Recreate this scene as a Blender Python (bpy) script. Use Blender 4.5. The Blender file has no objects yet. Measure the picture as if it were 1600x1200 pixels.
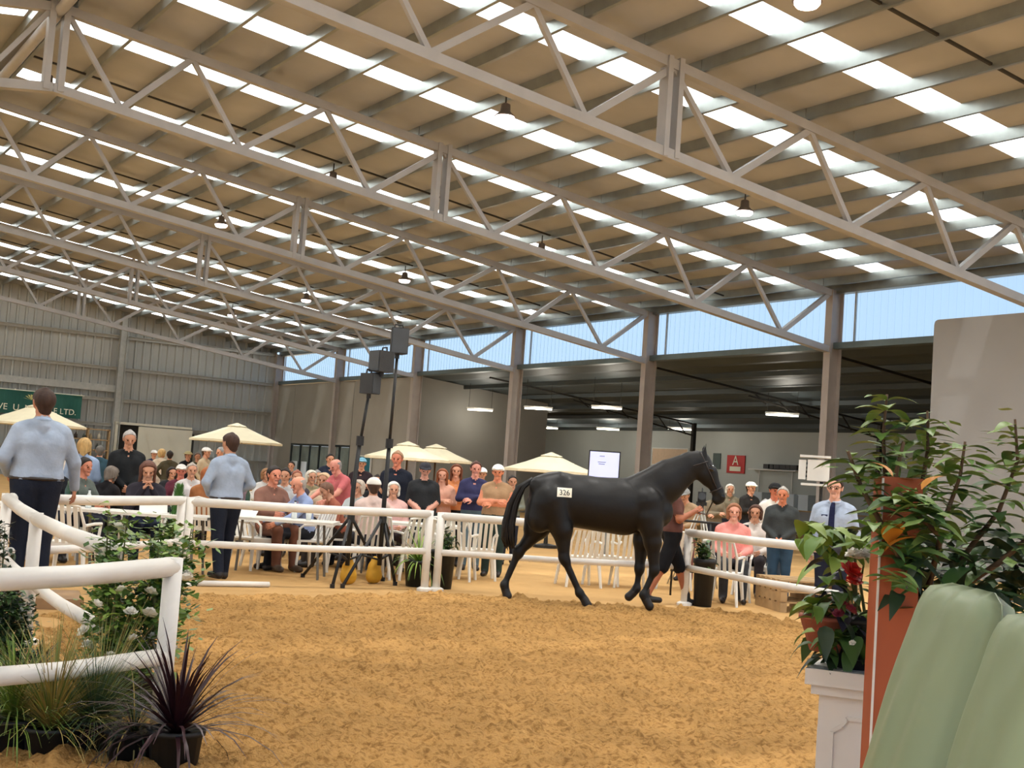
import bpy, math, random
import numpy as np
from mathutils import Vector, Matrix
random.seed(7); RNG = np.random.default_rng(7)
SC = bpy.context.scene
COL = SC.collection
R_ = math.radians

# ---------------------------------------------------------------- camera
FPX, YAW, PITCH, ROLL, EYE = 2012.0, R_(31.91), R_(4.17), R_(4.0), 1.5
cF = np.array([math.sin(YAW)*math.cos(PITCH), math.cos(YAW)*math.cos(PITCH), math.sin(PITCH)])
_r = np.array([math.cos(YAW), -math.sin(YAW), 0.0]); _u = np.cross(_r, cF)
cR = math.cos(ROLL)*_r + math.sin(ROLL)*_u
cU = -math.sin(ROLL)*_r + math.cos(ROLL)*_u
cam_d = bpy.data.cameras.new('camera'); cam_d.sensor_width = 36.0; cam_d.lens = FPX*36/1600
cam_d.clip_start = 0.05; cam_d.clip_end = 500
cam = bpy.data.objects.new('camera', cam_d); COL.objects.link(cam)
M4 = Matrix.Identity(4)
for i in range(3):
    M4[i][0], M4[i][1], M4[i][2] = cR[i], cU[i], -cF[i]
M4[2][3] = EYE
cam.matrix_world = M4
SC.camera = cam

# ---------------------------------------------------------------- world, sun, exposure
SC.view_settings.view_transform = 'Standard'
SC.view_settings.look = 'None'
SC.view_settings.gamma = 1.0
SC.view_settings.use_curve_mapping = False
SC.view_settings.exposure = 0.0
SUN_STRENGTH, SKY_STRENGTH, LAMP_POWER = 17.0, 1.25, 190.0
w = bpy.data.worlds.new('sky'); SC.world = w; w.use_nodes = True
nt = w.node_tree; nt.nodes.clear()
wo = nt.nodes.new('ShaderNodeOutputWorld'); wb = nt.nodes.new('ShaderNodeBackground')
tc = nt.nodes.new('ShaderNodeTexCoord'); sx = nt.nodes.new('ShaderNodeSeparateXYZ')
rp = nt.nodes.new('ShaderNodeValToRGB')
rp.color_ramp.elements[0].position = 0.0; rp.color_ramp.elements[0].color = (0.66, 0.82, 0.97, 1)
rp.color_ramp.elements[1].position = 0.6; rp.color_ramp.elements[1].color = (0.22, 0.45, 0.90, 1)
nt.links.new(tc.outputs['Generated'], sx.inputs[0]); nt.links.new(sx.outputs['Z'], rp.inputs[0])
nt.links.new(rp.outputs[0], wb.inputs['Color']); wb.inputs['Strength'].default_value = SKY_STRENGTH
nt.links.new(wb.outputs[0], wo.inputs[0])
sun_d = bpy.data.lights.new('sun', 'SUN'); sun_d.energy = SUN_STRENGTH; sun_d.angle = R_(0.53)
sun_d.color = (1.0, 0.985, 0.95)
sun = bpy.data.objects.new('sun', sun_d); COL.objects.link(sun)
sun.rotation_euler = Vector((0.35, 0.25, -0.90)).to_track_quat('-Z', 'Y').to_euler(); sun.location = (0, 0, 40)
SC.cycles.max_bounces = 7; SC.cycles.diffuse_bounces = 4; SC.cycles.glossy_bounces = 3
SC.cycles.transmission_bounces = 6; SC.cycles.transparent_max_bounces = 10
SC.cycles.use_denoising = True
SC.cycles.sample_clamp_indirect = 8.0
SC.cycles.caustics_reflective = False; SC.cycles.caustics_refractive = False

# ---------------------------------------------------------------- surveying helpers (photo sight lines -> places in the shed)
def ray(px, py): return cF + cR*(px-800)/FPX - cU*(py-600)/FPX
def at(px, py, dep):
    P = ray(px, py)*dep; P[2] += EYE; return P
def gp(px, py, z=0.0):
    d = ray(px, py); P = d*((z-EYE)/d[2]); P[2] += EYE; return P
def onX(px, py, X):
    d = ray(px, py); P = d*(X/d[0]); P[2] += EYE; return P
def onY(px, py, Y):
    d = ray(px, py); P = d*(Y/d[1]); P[2] += EYE; return P
def to_cam(p): # rotation about z that turns local +Y toward the viewer
    return math.atan2(p[0], -p[1])

# ---------------------------------------------------------------- materials
def lin(c):
    return tuple(((x/255)/12.92 if x/255 <= 0.04045 else ((x/255+0.055)/1.055)**2.4) for x in c[:3])
MATS = {}
def mat(name, rgb, rough=0.6, metal=0.0, var=0.12, scale=6.0, bump=0.0, bscale=40.0, spec=0.5, emit=0.0, coat=0.0, sheen=0.0, stretch=None, srgb=True):
    if name in MATS: return MATS[name]
    m = bpy.data.materials.new(name); m.use_nodes = True; MATS[name] = m
    n = m.node_tree.nodes; l = m.node_tree.links; b = n['Principled BSDF']
    c = lin(rgb) if srgb else rgb
    b.inputs['Roughness'].default_value = rough; b.inputs['Metallic'].default_value = metal
    b.inputs['Specular IOR Level'].default_value = spec
    if coat: b.inputs['Coat Weight'].default_value = coat
    if sheen: b.inputs['Sheen Weight'].default_value = sheen
    t = n.new('ShaderNodeTexCoord'); mp = n.new('ShaderNodeMapping'); l.new(t.outputs['Object'], mp.inputs[0])
    if stretch: mp.inputs['Scale'].default_value = stretch
    if var > 0:
        nz = n.new('ShaderNodeTexNoise'); nz.inputs['Scale'].default_value = scale; nz.inputs['Detail'].default_value = 4
        l.new(mp.outputs[0], nz.inputs['Vector'])
        r = n.new('ShaderNodeValToRGB')
        r.color_ramp.elements[0].position = 0.3; r.color_ramp.elements[1].position = 0.7
        r.color_ramp.elements[0].color = tuple(x*(1-var) for x in c)+(1,)
        r.color_ramp.elements[1].color = tuple(min(1, x*(1+var)) for x in c)+(1,)
        l.new(nz.outputs['Fac'], r.inputs[0]); l.new(r.outputs[0], b.inputs['Base Color'])
    else:
        b.inputs['Base Color'].default_value = c+(1,)
    if bump > 0:
        n2 = n.new('ShaderNodeTexNoise'); n2.inputs['Scale'].default_value = bscale; n2.inputs['Detail'].default_value = 3
        bp = n.new('ShaderNodeBump'); bp.inputs['Strength'].default_value = bump; bp.inputs['Distance'].default_value = 0.02
        l.new(mp.outputs[0], n2.inputs['Vector']); l.new(n2.outputs['Fac'], bp.inputs['Height']); l.new(bp.outputs[0], b.inputs['Normal'])
    if emit:
        b.inputs['Emission Color'].default_value = c+(1,); b.inputs['Emission Strength'].default_value = emit
    return m
def cmat(kind, rgb, **k):
    key = '%s_%02x%02x%02x' % ((kind,)+tuple(int(x) for x in rgb))
    return mat(key, rgb, **k)
def cloth(rgb): return cmat('cloth', rgb, rough=0.85, var=0.10, scale=9, bump=0.25, bscale=30, spec=0.2)
def skin(rgb): return cmat('skin', rgb, rough=0.55, var=0.06, scale=14, spec=0.35)
def hairm(rgb): return cmat('hair', rgb, rough=0.6, var=0.25, scale=30, bump=0.4, bscale=90, spec=0.3, stretch=(1, 1, 0.25))

# ---------------------------------------------------------------- mesh building
class MB:
    def __init__(s): s.v = []; s.f = []; s.m = []
    def add(s, verts, faces, mi=0):
        o = len(s.v); s.v.extend([tuple(float(c) for c in p) for p in verts])
        for f in faces: s.f.append(tuple(o+i for i in f)); s.m.append(mi)
        return s
    def box(s, c, d, mi=0, rz=0.0, M=None):
        hx, hy, hz = d[0]/2, d[1]/2, d[2]/2
        vs = [Vector((x*hx, y*hy, z*hz)) for z in (-1, 1) for y in (-1, 1) for x in (-1, 1)]
        if M is not None: vs = [M @ v for v in vs]
        elif rz:
            q = Matrix.Rotation(rz, 3, 'Z'); vs = [q @ v for v in vs]
        c = Vector(c); vs = [v+c for v in vs]
        return s.add(vs, [(0, 2, 3, 1), (4, 5, 7, 6), (0, 1, 5, 4), (2, 6, 7, 3), (0, 4, 6, 2), (1, 3, 7, 5)], mi)
    def bar(s, a, b, wd, ht, mi=0, up=(0, 0, 1)):
        a = Vector(a); b = Vector(b); d = (b-a).normalized(); up = Vector(up)
        if abs(d.dot(up)) > 0.98: up = Vector((0, 1, 0))
        sd = d.cross(up).normalized(); u = sd.cross(d)
        vs = []
        for p in (a, b):
            for y in (-1, 1):
                for x in (-1, 1): vs.append(p+sd*(x*wd/2)+u*(y*ht/2))
        return s.add(vs, [(0, 2, 3, 1), (4, 5, 7, 6), (0, 1, 5, 4), (2, 6, 7, 3), (0, 4, 6, 2), (1, 3, 7, 5)], mi)
    def path(s, pts, rad, n=8, mi=0, caps=True):
        pts = [Vector(p) for p in pts]
        if not hasattr(rad, '__len__'): rad = [rad]*len(pts)
        rings = []; ref = Vector((0.31, 0.17, 0.93))
        for i, p in enumerate(pts):
            d = (pts[min(i+1, len(pts)-1)]-pts[max(i-1, 0)]).normalized()
            a = d.cross(ref)
            if a.length < 0.05: a = d.cross(Vector((1, 0, 0)))
            a.normalize(); b = d.cross(a)
            rings.append([p+(a*math.cos(2*math.pi*k/n)+b*math.sin(2*math.pi*k/n))*rad[i] for k in range(n)])
        vs = [v for r in rings for v in r]; fs = []
        for i in range(len(pts)-1):
            for k in range(n):
                k2 = (k+1) % n
                fs.append((i*n+k, i*n+k2, (i+1)*n+k2, (i+1)*n+k))
        if caps: fs.append(tuple(range(n))[::-1]); fs.append(tuple((len(pts)-1)*n+k for k in range(n)))
        return s.add(vs, fs, mi)
    def lathe(s, prof, n=16, c=(0, 0, 0), mi=0, sq=None):
        vs = []; fs = []
        for r, z in prof:
            for k in range(n):
                a = 2*math.pi*(k+0.5)/n
                vs.append((c[0]+r*math.cos(a), c[1]+r*math.sin(a), c[2]+z))
        for i in range(len(prof)-1):
            for k in range(n):
                k2 = (k+1) % n
                fs.append((i*n+k, i*n+k2, (i+1)*n+k2, (i+1)*n+k))
        fs.append(tuple(range(n))[::-1]); fs.append(tuple((len(prof)-1)*n+k for k in range(n)))
        return s.add(vs, fs, mi)
    def prism(s, poly, a, b, axis='y', mi=0):
        # poly: list of (u,v); extruded from a to b along axis
        n = len(poly); vs = []
        for t in (a, b):
            for u, v in poly:
                vs.append({'y': (u, t, v), 'x': (t, u, v), 'z': (u, v, t)}[axis])
        fs = [tuple(range(n)), tuple(range(2*n-1, n-1, -1))]
        for i in range(n):
            j = (i+1) % n; fs.append((i, i+n, j+n, j))
        return s.add(vs, fs, mi)
    def mesh(s, name, mats, smooth=False):
        me = bpy.data.meshes.new(name); me.from_pydata(s.v, [], s.f)
        if not isinstance(mats, (list, tuple)): mats = [mats]
        for m in mats: me.materials.append(m)
        if len(mats) > 1: me.polygons.foreach_set('material_index', s.m)
        if smooth: me.polygons.foreach_set('use_smooth', [True]*len(s.f))
        me.update(); return me
    def build(s, name, mats, parent=None, smooth=False, loc=None, rz=0.0):
        return link(name, s.mesh(name, mats, smooth), parent, loc, rz)
def link(name, me, parent=None, loc=None, rz=0.0):
    o = bpy.data.objects.new(name, me); COL.objects.link(o)
    if parent is not None: o.parent = parent
    if loc is not None: o.location = [float(c) for c in loc]
    if rz: o.rotation_euler = (0, 0, rz)
    return o
def tag(o, label, cat=None, group=None, kind=None):
    o['label'] = label
    if cat: o['category'] = cat
    if group: o['group'] = group
    if kind: o['kind'] = kind
    return o
def thing(name, label, cat, loc=(0, 0, 0), rz=0.0, group=None, kind=None):
    o = bpy.data.objects.new(name, None); COL.objects.link(o); o.empty_display_size = 0.2
    o.location = [float(c) for c in loc]; o.rotation_euler = (0, 0, rz)
    return tag(o, label, cat, group, kind)
def struct(name, label, cat='structure', loc=(0, 0, 0), rz=0.0):
    return thing(name, label, cat, loc, rz, kind='structure')
def copy_tree(o, parent=None):
    c = o.copy(); COL.objects.link(c)
    if parent is not None: c.parent = parent
    for ch in [x for x in o.children]: copy_tree(ch, c)
    return c
def text(body, size, m, parent, loc, rot, name='lettering', ext=0.002):
    cu = bpy.data.curves.new(name, 'FONT'); cu.body = body; cu.size = size; cu.extrude = ext
    cu.align_x = 'CENTER'; cu.align_y = 'CENTER'; cu.materials.append(m)
    o = bpy.data.objects.new(name, cu); COL.objects.link(o)
    bpy.context.view_layer.update()
    me = bpy.data.meshes.new_from_object(o.evaluated_get(bpy.context.evaluated_depsgraph_get()))
    bpy.data.objects.remove(o); me.name = name
    o = link(name, me, parent, loc); o.rotation_euler = rot
    return o
# ---------------------------------------------------------------- shed dimensions
W, Y0, BAY, XM, XR, SLOPE, DEP = 25.57, 24.88, 8.0, 13.27, 4.91, 0.128, 1.60
ZT = 5.63+EYE; ZS = 4.22+EYE
YG = Y0+5*BAY; YN = Y0-4*BAY       # far gable wall, open near end
def ztop(X): return ZT+SLOPE*(W-X) if X >= XR else ZT+SLOPE*(W-2*XR+X)
XL = 2*XR-W
# materials of the shell
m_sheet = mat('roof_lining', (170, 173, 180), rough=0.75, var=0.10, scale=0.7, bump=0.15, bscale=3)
m_galv = mat('galvanised_steel', (150, 156, 154), rough=0.34, metal=0.75, var=0.10, scale=3)
m_dark = mat('dark_steel', (52, 50, 46), rough=0.5, metal=0.4, var=0.1)
m_truss = mat('primer_grey_paint', (164, 164, 166), rough=0.5, var=0.07, scale=2.5)
m_col = mat('column_paint', (166, 158, 152), rough=0.45, var=0.08, scale=2)
m_wallsheet = mat('wall_cladding', (168, 170, 166), rough=0.55, metal=0.15, var=0.10, scale=0.5)
m_girt = mat('girt_steel', (176, 178, 174), rough=0.45, metal=0.4, var=0.08)
m_conc = mat('precast_concrete', (146, 142, 132), rough=0.85, var=0.07, scale=0.8, bump=0.15, bscale=12)
m_conc2 = mat('painted_panel', (150, 150, 149), rough=0.8, var=0.04, scale=0.8, bump=0.1, bscale=12)
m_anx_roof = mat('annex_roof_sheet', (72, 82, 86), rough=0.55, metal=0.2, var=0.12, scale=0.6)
m_anx_wall = mat('annex_wall_paint', (186, 192, 188), rough=0.8, var=0.05, scale=0.6)
m_anx_dark = mat('annex_side_wall', (128, 126, 120), rough=0.8, var=0.06, scale=0.6)
m_sky = bpy.data.materials.new('translucent_skylight'); m_sky.use_nodes = True
def thin_sheet(m, trans_col, transp_col, fac):
    n = m.node_tree.nodes; l = m.node_tree.links; n.clear()
    o = n.new('ShaderNodeOutputMaterial'); mx = n.new('ShaderNodeMixShader')
    a = n.new('ShaderNodeBsdfTranslucent'); b = n.new('ShaderNodeBsdfTransparent')
    a.inputs[0].default_value = trans_col+(1,); b.inputs[0].default_value = transp_col+(1,)
    mx.inputs[0].default_value = fac
    l.new(a.outputs[0], mx.inputs[1]); l.new(b.outputs[0], mx.inputs[2]); l.new(mx.outputs[0], o.inputs[0])
thin_sheet(m_sky, (0.86, 0.85, 0.77), (0.9, 0.9, 0.9), 0.06)
m_clear = bpy.data.materials.new('clerestory_polycarbonate'); m_clear.use_nodes = True
thin_sheet(m_clear, (0.75, 0.85, 0.92), (0.86, 0.93, 0.97), 0.82)

# ---------------------------------------------------------------- ground
m_floor = mat('smooth_sand', (190, 152, 100), rough=0.95, var=0.10, scale=1.1, bump=0.5, bscale=18, spec=0.1)
m_ring = mat('raked_sand', (182, 140, 84), rough=0.95, var=0.16, scale=2.2, bump=1.0, bscale=62, spec=0.1)
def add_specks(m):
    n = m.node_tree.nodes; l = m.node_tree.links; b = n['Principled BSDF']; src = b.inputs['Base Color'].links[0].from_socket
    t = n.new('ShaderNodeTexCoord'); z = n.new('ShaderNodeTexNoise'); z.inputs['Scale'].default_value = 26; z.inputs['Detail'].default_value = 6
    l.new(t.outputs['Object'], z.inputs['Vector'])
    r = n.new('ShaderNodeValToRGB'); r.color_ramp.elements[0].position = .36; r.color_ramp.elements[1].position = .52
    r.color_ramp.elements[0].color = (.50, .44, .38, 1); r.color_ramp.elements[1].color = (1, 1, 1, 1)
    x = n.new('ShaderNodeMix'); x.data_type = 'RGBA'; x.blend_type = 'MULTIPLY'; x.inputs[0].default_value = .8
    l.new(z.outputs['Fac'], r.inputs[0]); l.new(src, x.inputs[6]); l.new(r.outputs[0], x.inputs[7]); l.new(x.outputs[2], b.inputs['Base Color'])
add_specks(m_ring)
fl = MB(); fl.add([(-40, -30, -0.04), (90, -30, -0.04), (90, 100, -0.04), (-40, 100, -0.04)], [(0, 1, 2, 3)])
floor = fl.build('floor', m_floor); tag(floor, 'smooth pale sand floor of the hall outside the ring', 'floor', kind='structure')
floor.location.z = 0.04
# sale ring: churned sand, real relief
RING = [np.array(p) for p in ((1.2, 2.0), (0.2, 5.0), (1.6, 8.0), (2.6, 12.0), (4.7, 13.65), (8.0, 13.85), (11.0, 12.6), (12.0, 9.6), (10.5, 6.0), (8.0, 3.0), (4.5, 1.5))]
def ring_noise(n, cell, seed):
    g = np.random.default_rng(seed).standard_normal((n, n)); F = np.fft.fft2(g)
    fx = np.fft.fftfreq(n); k = np.sqrt(fx[:, None]**2+fx[None, :]**2)
    F *= np.exp(-(k*cell)**2*2.2); r = np.real(np.fft.ifft2(F)); return r/r.std()
NS = 400; X0r, Y0r, stp = 0.0, 1.4, 0.033
cl = ring_noise(NS, 2.6, 1); md = ring_noise(NS, 6, 2); lo = ring_noise(NS, 40, 3); fi = ring_noise(NS, 1.4, 4)
hgt = 0.016*(np.abs(cl)-0.6)+0.010*np.maximum(md, -0.8)+0.010*lo+0.009*fi
def inside_dist(px, py):
    d = np.full(px.shape, 1e9); ins = np.zeros(px.shape, bool); n = len(RING)
    for i in range(n):
        a, b = RING[i], RING[(i+1) % n]; ab = b-a
        t = np.clip(((px-a[0])*ab[0]+(py-a[1])*ab[1])/(ab@ab), 0, 1)
        d = np.minimum(d, np.hypot(px-a[0]-t*ab[0], py-a[1]-t*ab[1]))
        c = ((a[1] > py) != (b[1] > py)) & (px < (b[0]-a[0])*(py-a[1])/(b[1]-a[1]+1e-12)+a[0])
        ins ^= c
    return np.where(ins, d, -d)
gx, gy = np.meshgrid(X0r+stp*np.arange(NS), Y0r+stp*np.arange(NS), indexing='ij')
dd = inside_dist(gx, gy)+0.08*md
edge = np.clip(dd/0.5, 0, 1)
hz = -0.02+edge*0.075+hgt*np.clip(dd/0.3, 0, 1)
keep = dd > -0.12
idx = -np.ones((NS, NS), int); idx[keep] = np.arange(keep.sum())
q = keep[:-1, :-1] & keep[1:, :-1] & keep[1:, 1:] & keep[:-1, 1:]
fq = np.stack([idx[:-1, :-1][q], idx[1:, :-1][q], idx[1:, 1:][q], idx[:-1, 1:][q]], -1)
me = bpy.data.meshes.new('floor_ring')
me.from_pydata(np.stack([gx[keep], gy[keep], hz[keep]], -1).tolist(), [], fq.tolist())
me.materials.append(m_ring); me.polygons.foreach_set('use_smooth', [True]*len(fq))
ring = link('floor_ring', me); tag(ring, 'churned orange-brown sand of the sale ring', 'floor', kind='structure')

# ---------------------------------------------------------------- roof
ceiling = struct('ceiling', 'tan lined pitched roof with purlins and white skylight strips', 'ceiling')
SKW = 0.385
strips = []
for k in range(-4, 6):
    for o in (1.52, -2.03):
        y = Y0+k*BAY+o
        if YN+0.6 < y < YG-0.6: strips.append(y)
strips.sort()
RZ = 0.27
def slope_quad(mb, x0, x1, y0, y1, dz=RZ):
    mb.add([(x0, y0, ztop(x0)+dz), (x1, y0, ztop(x1)+dz), (x1, y1, ztop(x1)+dz), (x0, y1, ztop(x0)+dz)], [(0, 1, 2, 3)])
edges = [YN]+[e for y in strips for e in (y-SKW, y+SKW)]+[YG+0.5]
for i in range(0, len(edges), 2):
    for (xa, xb) in ((XR, W+0.5), (XL-0.5, XR)):
        mb = MB(); slope_quad(mb, xa, xb, edges[i], edges[i+1]); mb.build('roof_sheet', m_sheet, ceiling)
for y in strips:
    for (xa, xb) in ((XR+0.3, W-0.1), (XL+0.1, XR-0.3)):
        mb = MB(); slope_quad(mb, xa, xb, y-SKW, y+SKW); mb.build('skylight_sheet', m_sky, ceiling)
    mb = MB(); slope_quad(mb, W-0.1, W+0.5, y-SKW, y+SKW); slope_quad(mb, XR, XR+0.3, y-SKW, y+SKW); slope_quad(mb, XR-0.3, XR, y-SKW, y+SKW)
    mb.build('roof_sheet', m_sheet, ceiling)
# C purlins, one length per bay
def purlin_mesh(L):
    p = MB(); t = 0.012
    p.box((0, L/2, 0.11), (t, L, 0.22)); p.box((0.035, L/2, 0.214), (0.07, L, t)); p.box((0.035, L/2, 0.006), (0.07, L, t))
    p.box((0.068, L/2, 0.195), (t*0.6, L, 0.03)); p.box((0.068, L/2, 0.02), (t*0.6, L, 0.03))
    return p.mesh('purlin', m_galv)
pm = purlin_mesh(BAY-0.02)
PX = [25.15-1.25*i for i in range(17)]
PXL = [2*XR-x for x in PX[::-1][:7]]
br = MB(); br.box((0.625, 0, 0.07), (1.2, 0.05, 0.04)); brm = br.mesh('bridging', m_dark)
for k in range(-4, 5):
    y = Y0+k*BAY
    for x in PX+PXL:
        o = link('purlin', pm, ceiling, (x, y+0.01, ztop(x)+0.05))
        if k >= -1 or x < 0: pass
    if k >= -2:
        for x in PX[1:]:
            b = link('bridging', brm, ceiling, (x, y+4.0, ztop(x)+0.05)); b.rotation_euler = (0, math.atan(SLOPE), 0)
rb = MB(); rb.path([(XR, YN, ztop(XR)-0.12), (XR, YG, ztop(XR)-0.12)], 0.11, 10); rb.build('ridge_beam', m_truss, ceiling, True)
# eave beam
eb = MB(); eb.box((W+0.2, (YN+YG)/2, ZT+0.12), (0.25, YG-YN, 0.3)); eb.build('eave_beam', m_galv, ceiling)

# ---------------------------------------------------------------- trusses
BN = [23.7, 20.72, 17.68, 14.7, 11.55, 8.65, 6.2]; TN = [22.4, 19.65, 16.5, 13.27, 10.4, 7.5]
ords = ['nearest the camera', 'second from the camera', 'third from the camera', 'fourth from the camera', 'fifth from the camera', 'sixth from the camera, before the far wall']
def truss(k):
    y = Y0+k*BAY
    t = struct('roof_truss', 'grey parallel chord roof truss, '+ords[k+1], 'truss', (0, y, 0))
    for sgn, nm in ((1, 0), (-1, 1)):
        fx = (lambda X: X) if sgn == 1 else (lambda X: 2*XR-X)
        xe = W-0.1
        a = MB(); a.bar((fx(XR), 0, ztop(XR)-0.06), (fx(xe), 0, ztop(xe)-0.06), 0.17, 0.17); a.build('top_chord', m_truss, t)
        a = MB(); a.bar((fx(XR), 0, ztop(XR)-DEP), (fx(xe), 0, ztop(xe)-DEP), 0.2, 0.17); a.build('bottom_chord', m_truss, t)
        if sgn == -1 and k > 1: continue
        seq = [W-0.15]
        pts = []
        for i in range(7):
            pts.append(('b', BN[i])); pts.append(('t', (TN+[XR+0.15])[i]))
        prev = ('t', W-0.2)
        for j, (kind, X) in enumerate(pts):
            p0 = (fx(prev[1]), 0, ztop(prev[1])-(0.1 if prev[0] == 't' else DEP-0.05)); p1 = (fx(X), 0, ztop(X)-(0.1 if kind == 't' else DEP-0.05))
            a = MB(); th = 0.09 if kind == 't' else 0.12
            a.bar(p0, p1, th, th); a.build('web', m_truss, t); prev = (kind, X)
        for dx in (-0.12, 0.12):
            a = MB(); a.box((fx(XM)+dx, 0, ztop(XM)-DEP/2), (0.10, 0.24, DEP+0.12)); a.build('splice_post', m_truss, t)
    for dx in (-0.13, 0.13):
        a = MB(); a.box((XR+dx, 0, ztop(XR)-DEP/2), (0.12, 0.26, DEP+0.12)); a.build('ridge_post', m_truss, t)
    return t
for k in range(-1, 5): truss(k)

# ---------------------------------------------------------------- eaves side: columns, clerestory, panels
words = {-1: 'outermost', 0: 'first', 1: 'second', 2: 'third', 3: 'fourth', 4: 'fifth', 5: 'corner'}
def h_column(name, label, x, y, h, d=0.44, wd=0.24, mt=m_col):
    c = struct(name, label, 'column', (x, y, 0))
    a = MB(); a.box((0, 0, h/2), (d-0.03, 0.02, h)); a.build('web_plate', mt, c)
    for s in (-1, 1):
        a = MB(); a.box((s*(d/2-0.012), 0, h/2), (0.024, wd, h)); a.build('flange', mt, c)
    a = MB(); a.box((0, 0, 0.015), (d+0.2, wd+0.2, 0.03)); a.build('base_plate', mt, c)
    return c
for k in range(0, 6):
    h_column('column', ('%s steel column from the grey partition, along the clerestory wall' % words[k]) if k < 5 else 'corner steel column where clerestory wall meets far wall', W+0.05, Y0+k*BAY-(0.25 if k == 5 else 0), ZT+0.05)
h_column('column', 'steel column hidden behind the grey partition', W+0.05, Y0-BAY, ZT+0.05)
# corrugated clerestory, one window per bay
def corrug(mb, p0, p1, z0f, z1f, pitch, depth, nrm, prof=(0, 0.55, 0.7, 0.85, 1.0)):
    p0 = Vector(p0); p1 = Vector(p1); L = (p1-p0).length; d = (p1-p0)/L; nrm = Vector(nrm)
    n = max(1, round(L/pitch)); vs = []
    for i in range(n):
        for t, e in ((0, 0), (0.62, 0), (0.72, 1), (0.9, 1)):
            vs.append(((i+t)*L/n, e))
    vs.append((L, 0)); V = []; Fc = []
    for s, e in vs:
        p = p0+d*s+nrm*(depth*e)
        V.append((p.x, p.y, z0f(p))); V.append((p.x, p.y, z1f(p)))
    for i in range(len(vs)-1): Fc.append((2*i, 2*i+2, 2*i+3, 2*i+1))
    mb.add(V, Fc)
wn = ['right beside the grey partition', 'between the first and second columns', 'between the second and third columns', 'between the third and fourth columns', 'behind the two loudspeakers', 'in the far corner']
for k in range(-1, 5):
    ya, yb = Y0+k*BAY+0.13, Y0+(k+1)*BAY-0.13
    wdw = struct('window_%d' % (k+2), 'corrugated see-through clerestory strip '+wn[k+1], 'window')
    for j in range(4):
        y_a = ya+(yb-ya)*j/4; y_b = ya+(yb-ya)*(j+1)/4
        a = MB(); corrug(a, (W+0.26, y_a, 0), (W+0.26, y_b, 0), lambda p: ZS+0.05, lambda p: ZT+0.02, 0.25, 0.035, (1, 0, 0))
        a.build('corrugated_pane', m_clear, wdw)
    a = MB(); a.box((W+0.24, ya+0.02, (ZS+ZT)/2), (0.07, 0.07, ZT-ZS)); a.box((W+0.24, yb-0.45, (ZS+ZT)/2), (0.05, 0.05, ZT-ZS)); a.build('mullion', m_girt, wdw)
m_sill = mat('sill_channel', (104, 118, 120), rough=0.45, metal=0.4, var=0.06)
sill = MB(); sill.box((W+0.2, (Y0-10+YG)/2, ZS-0.05), (0.3, YG-Y0+10, 0.17)); sl_ = sill.build('trim_1', m_sill); tag(sl_, 'dark steel channel under the clerestory strip', 'beam', kind='structure')
# precast panels of the two far bays
wr = struct('wall_right', 'grey precast concrete wall panels in the far right bays', 'wall')
def wall_panel(y0, y1, z0, z1):
    a = MB(); a.box((W+0.18, (y0+y1)/2, (z0+z1)/2), (0.15, y1-y0, z1-z0)); a.build('concrete_panel', m_conc, wr)
GY0, GY1, GZ = 55.2, 62.3, 2.5
wall_panel(48.95, 55.15, 0, ZS-0.17); wall_panel(62.35, 64.85, 0, ZS-0.17); wall_panel(55.2, 62.3, GZ, ZS-0.17)
# glazed shopfront under the panel
m_frame = mat('black_aluminium', (34, 42, 44), rough=0.4, var=0.05)
m_glass = mat('shop_glass', (120, 132, 126), rough=0.12, var=0.25, scale=1.2, spec=0.7)
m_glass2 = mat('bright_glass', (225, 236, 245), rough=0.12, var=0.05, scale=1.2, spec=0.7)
gd = struct('door_1', 'dark framed glass shopfront below the far concrete panel', 'door', (W+0.16, GY0, 0))
ng = 6
for i in range(ng+1):
    a = MB(); a.box((0, i*(GY1-GY0)/ng, GZ/2), (0.1, 0.12, GZ)); a.build('frame_post', m_frame, gd)
a = MB(); a.box((0, (GY1-GY0)/2, GZ-0.05), (0.1, GY1-GY0, 0.1)); a.build('frame_head', m_frame, gd)
for i in range(ng):
    a = MB(); a.box((0.02, (i+0.5)*(GY1-GY0)/ng, GZ/2-0.05), (0.02, (GY1-GY0)/ng-0.13, GZ-0.12)); a.build('glass_pane', m_glass2 if i in (4, 5) and False else m_glass, gd)
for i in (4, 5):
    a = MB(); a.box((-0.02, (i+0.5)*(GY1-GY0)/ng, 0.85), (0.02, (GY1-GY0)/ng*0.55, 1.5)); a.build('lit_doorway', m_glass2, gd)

# ---------------------------------------------------------------- far gable wall
wf = struct('wall_far', 'ribbed grey metal cladding of the far end wall', 'wall')
xs = [XL]+[W-2.9*i for i in range(14, -1, -1)]
for i in range(len(xs)-1):
    a = MB(); corrug(a, (xs[i], YG+0.1, 0), (xs[i+1], YG+0.1, 0), lambda p: 0, lambda p: ztop(p.x)+0.3, 0.42, 0.09, (0, -1, 0))
    a.build('cladding_sheet', m_wallsheet, wf)
for z in (1.4, 2.75, 4.0, 5.56, 7.15):
    a = MB()
    x1 = W if z < ZT else min(W, W-(z-ZT)/SLOPE)
    a.box(((XL+x1)/2, YG-0.02, z), (x1-XL, 0.1, 0.16)); a.box(((XL+x1)/2, YG-0.12, z+0.07), (x1-XL, 0.2, 0.02)); a.build('girt', m_girt, wf)
a = MB(); a.box((13.5, YG-0.05, 4.55), (7.4, 0.14, 0.34)); a.build('girt', m_girt, wf)
h_column('column', 'gable column at the middle of the far wall', 17.3, YG-0.25, ztop(17.3), 0.34, 0.3, m_girt)
h_column('column', 'gable column behind the green banner', 9.0, YG-0.25, ztop(9.0), 0.34, 0.3, m_girt)
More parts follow.
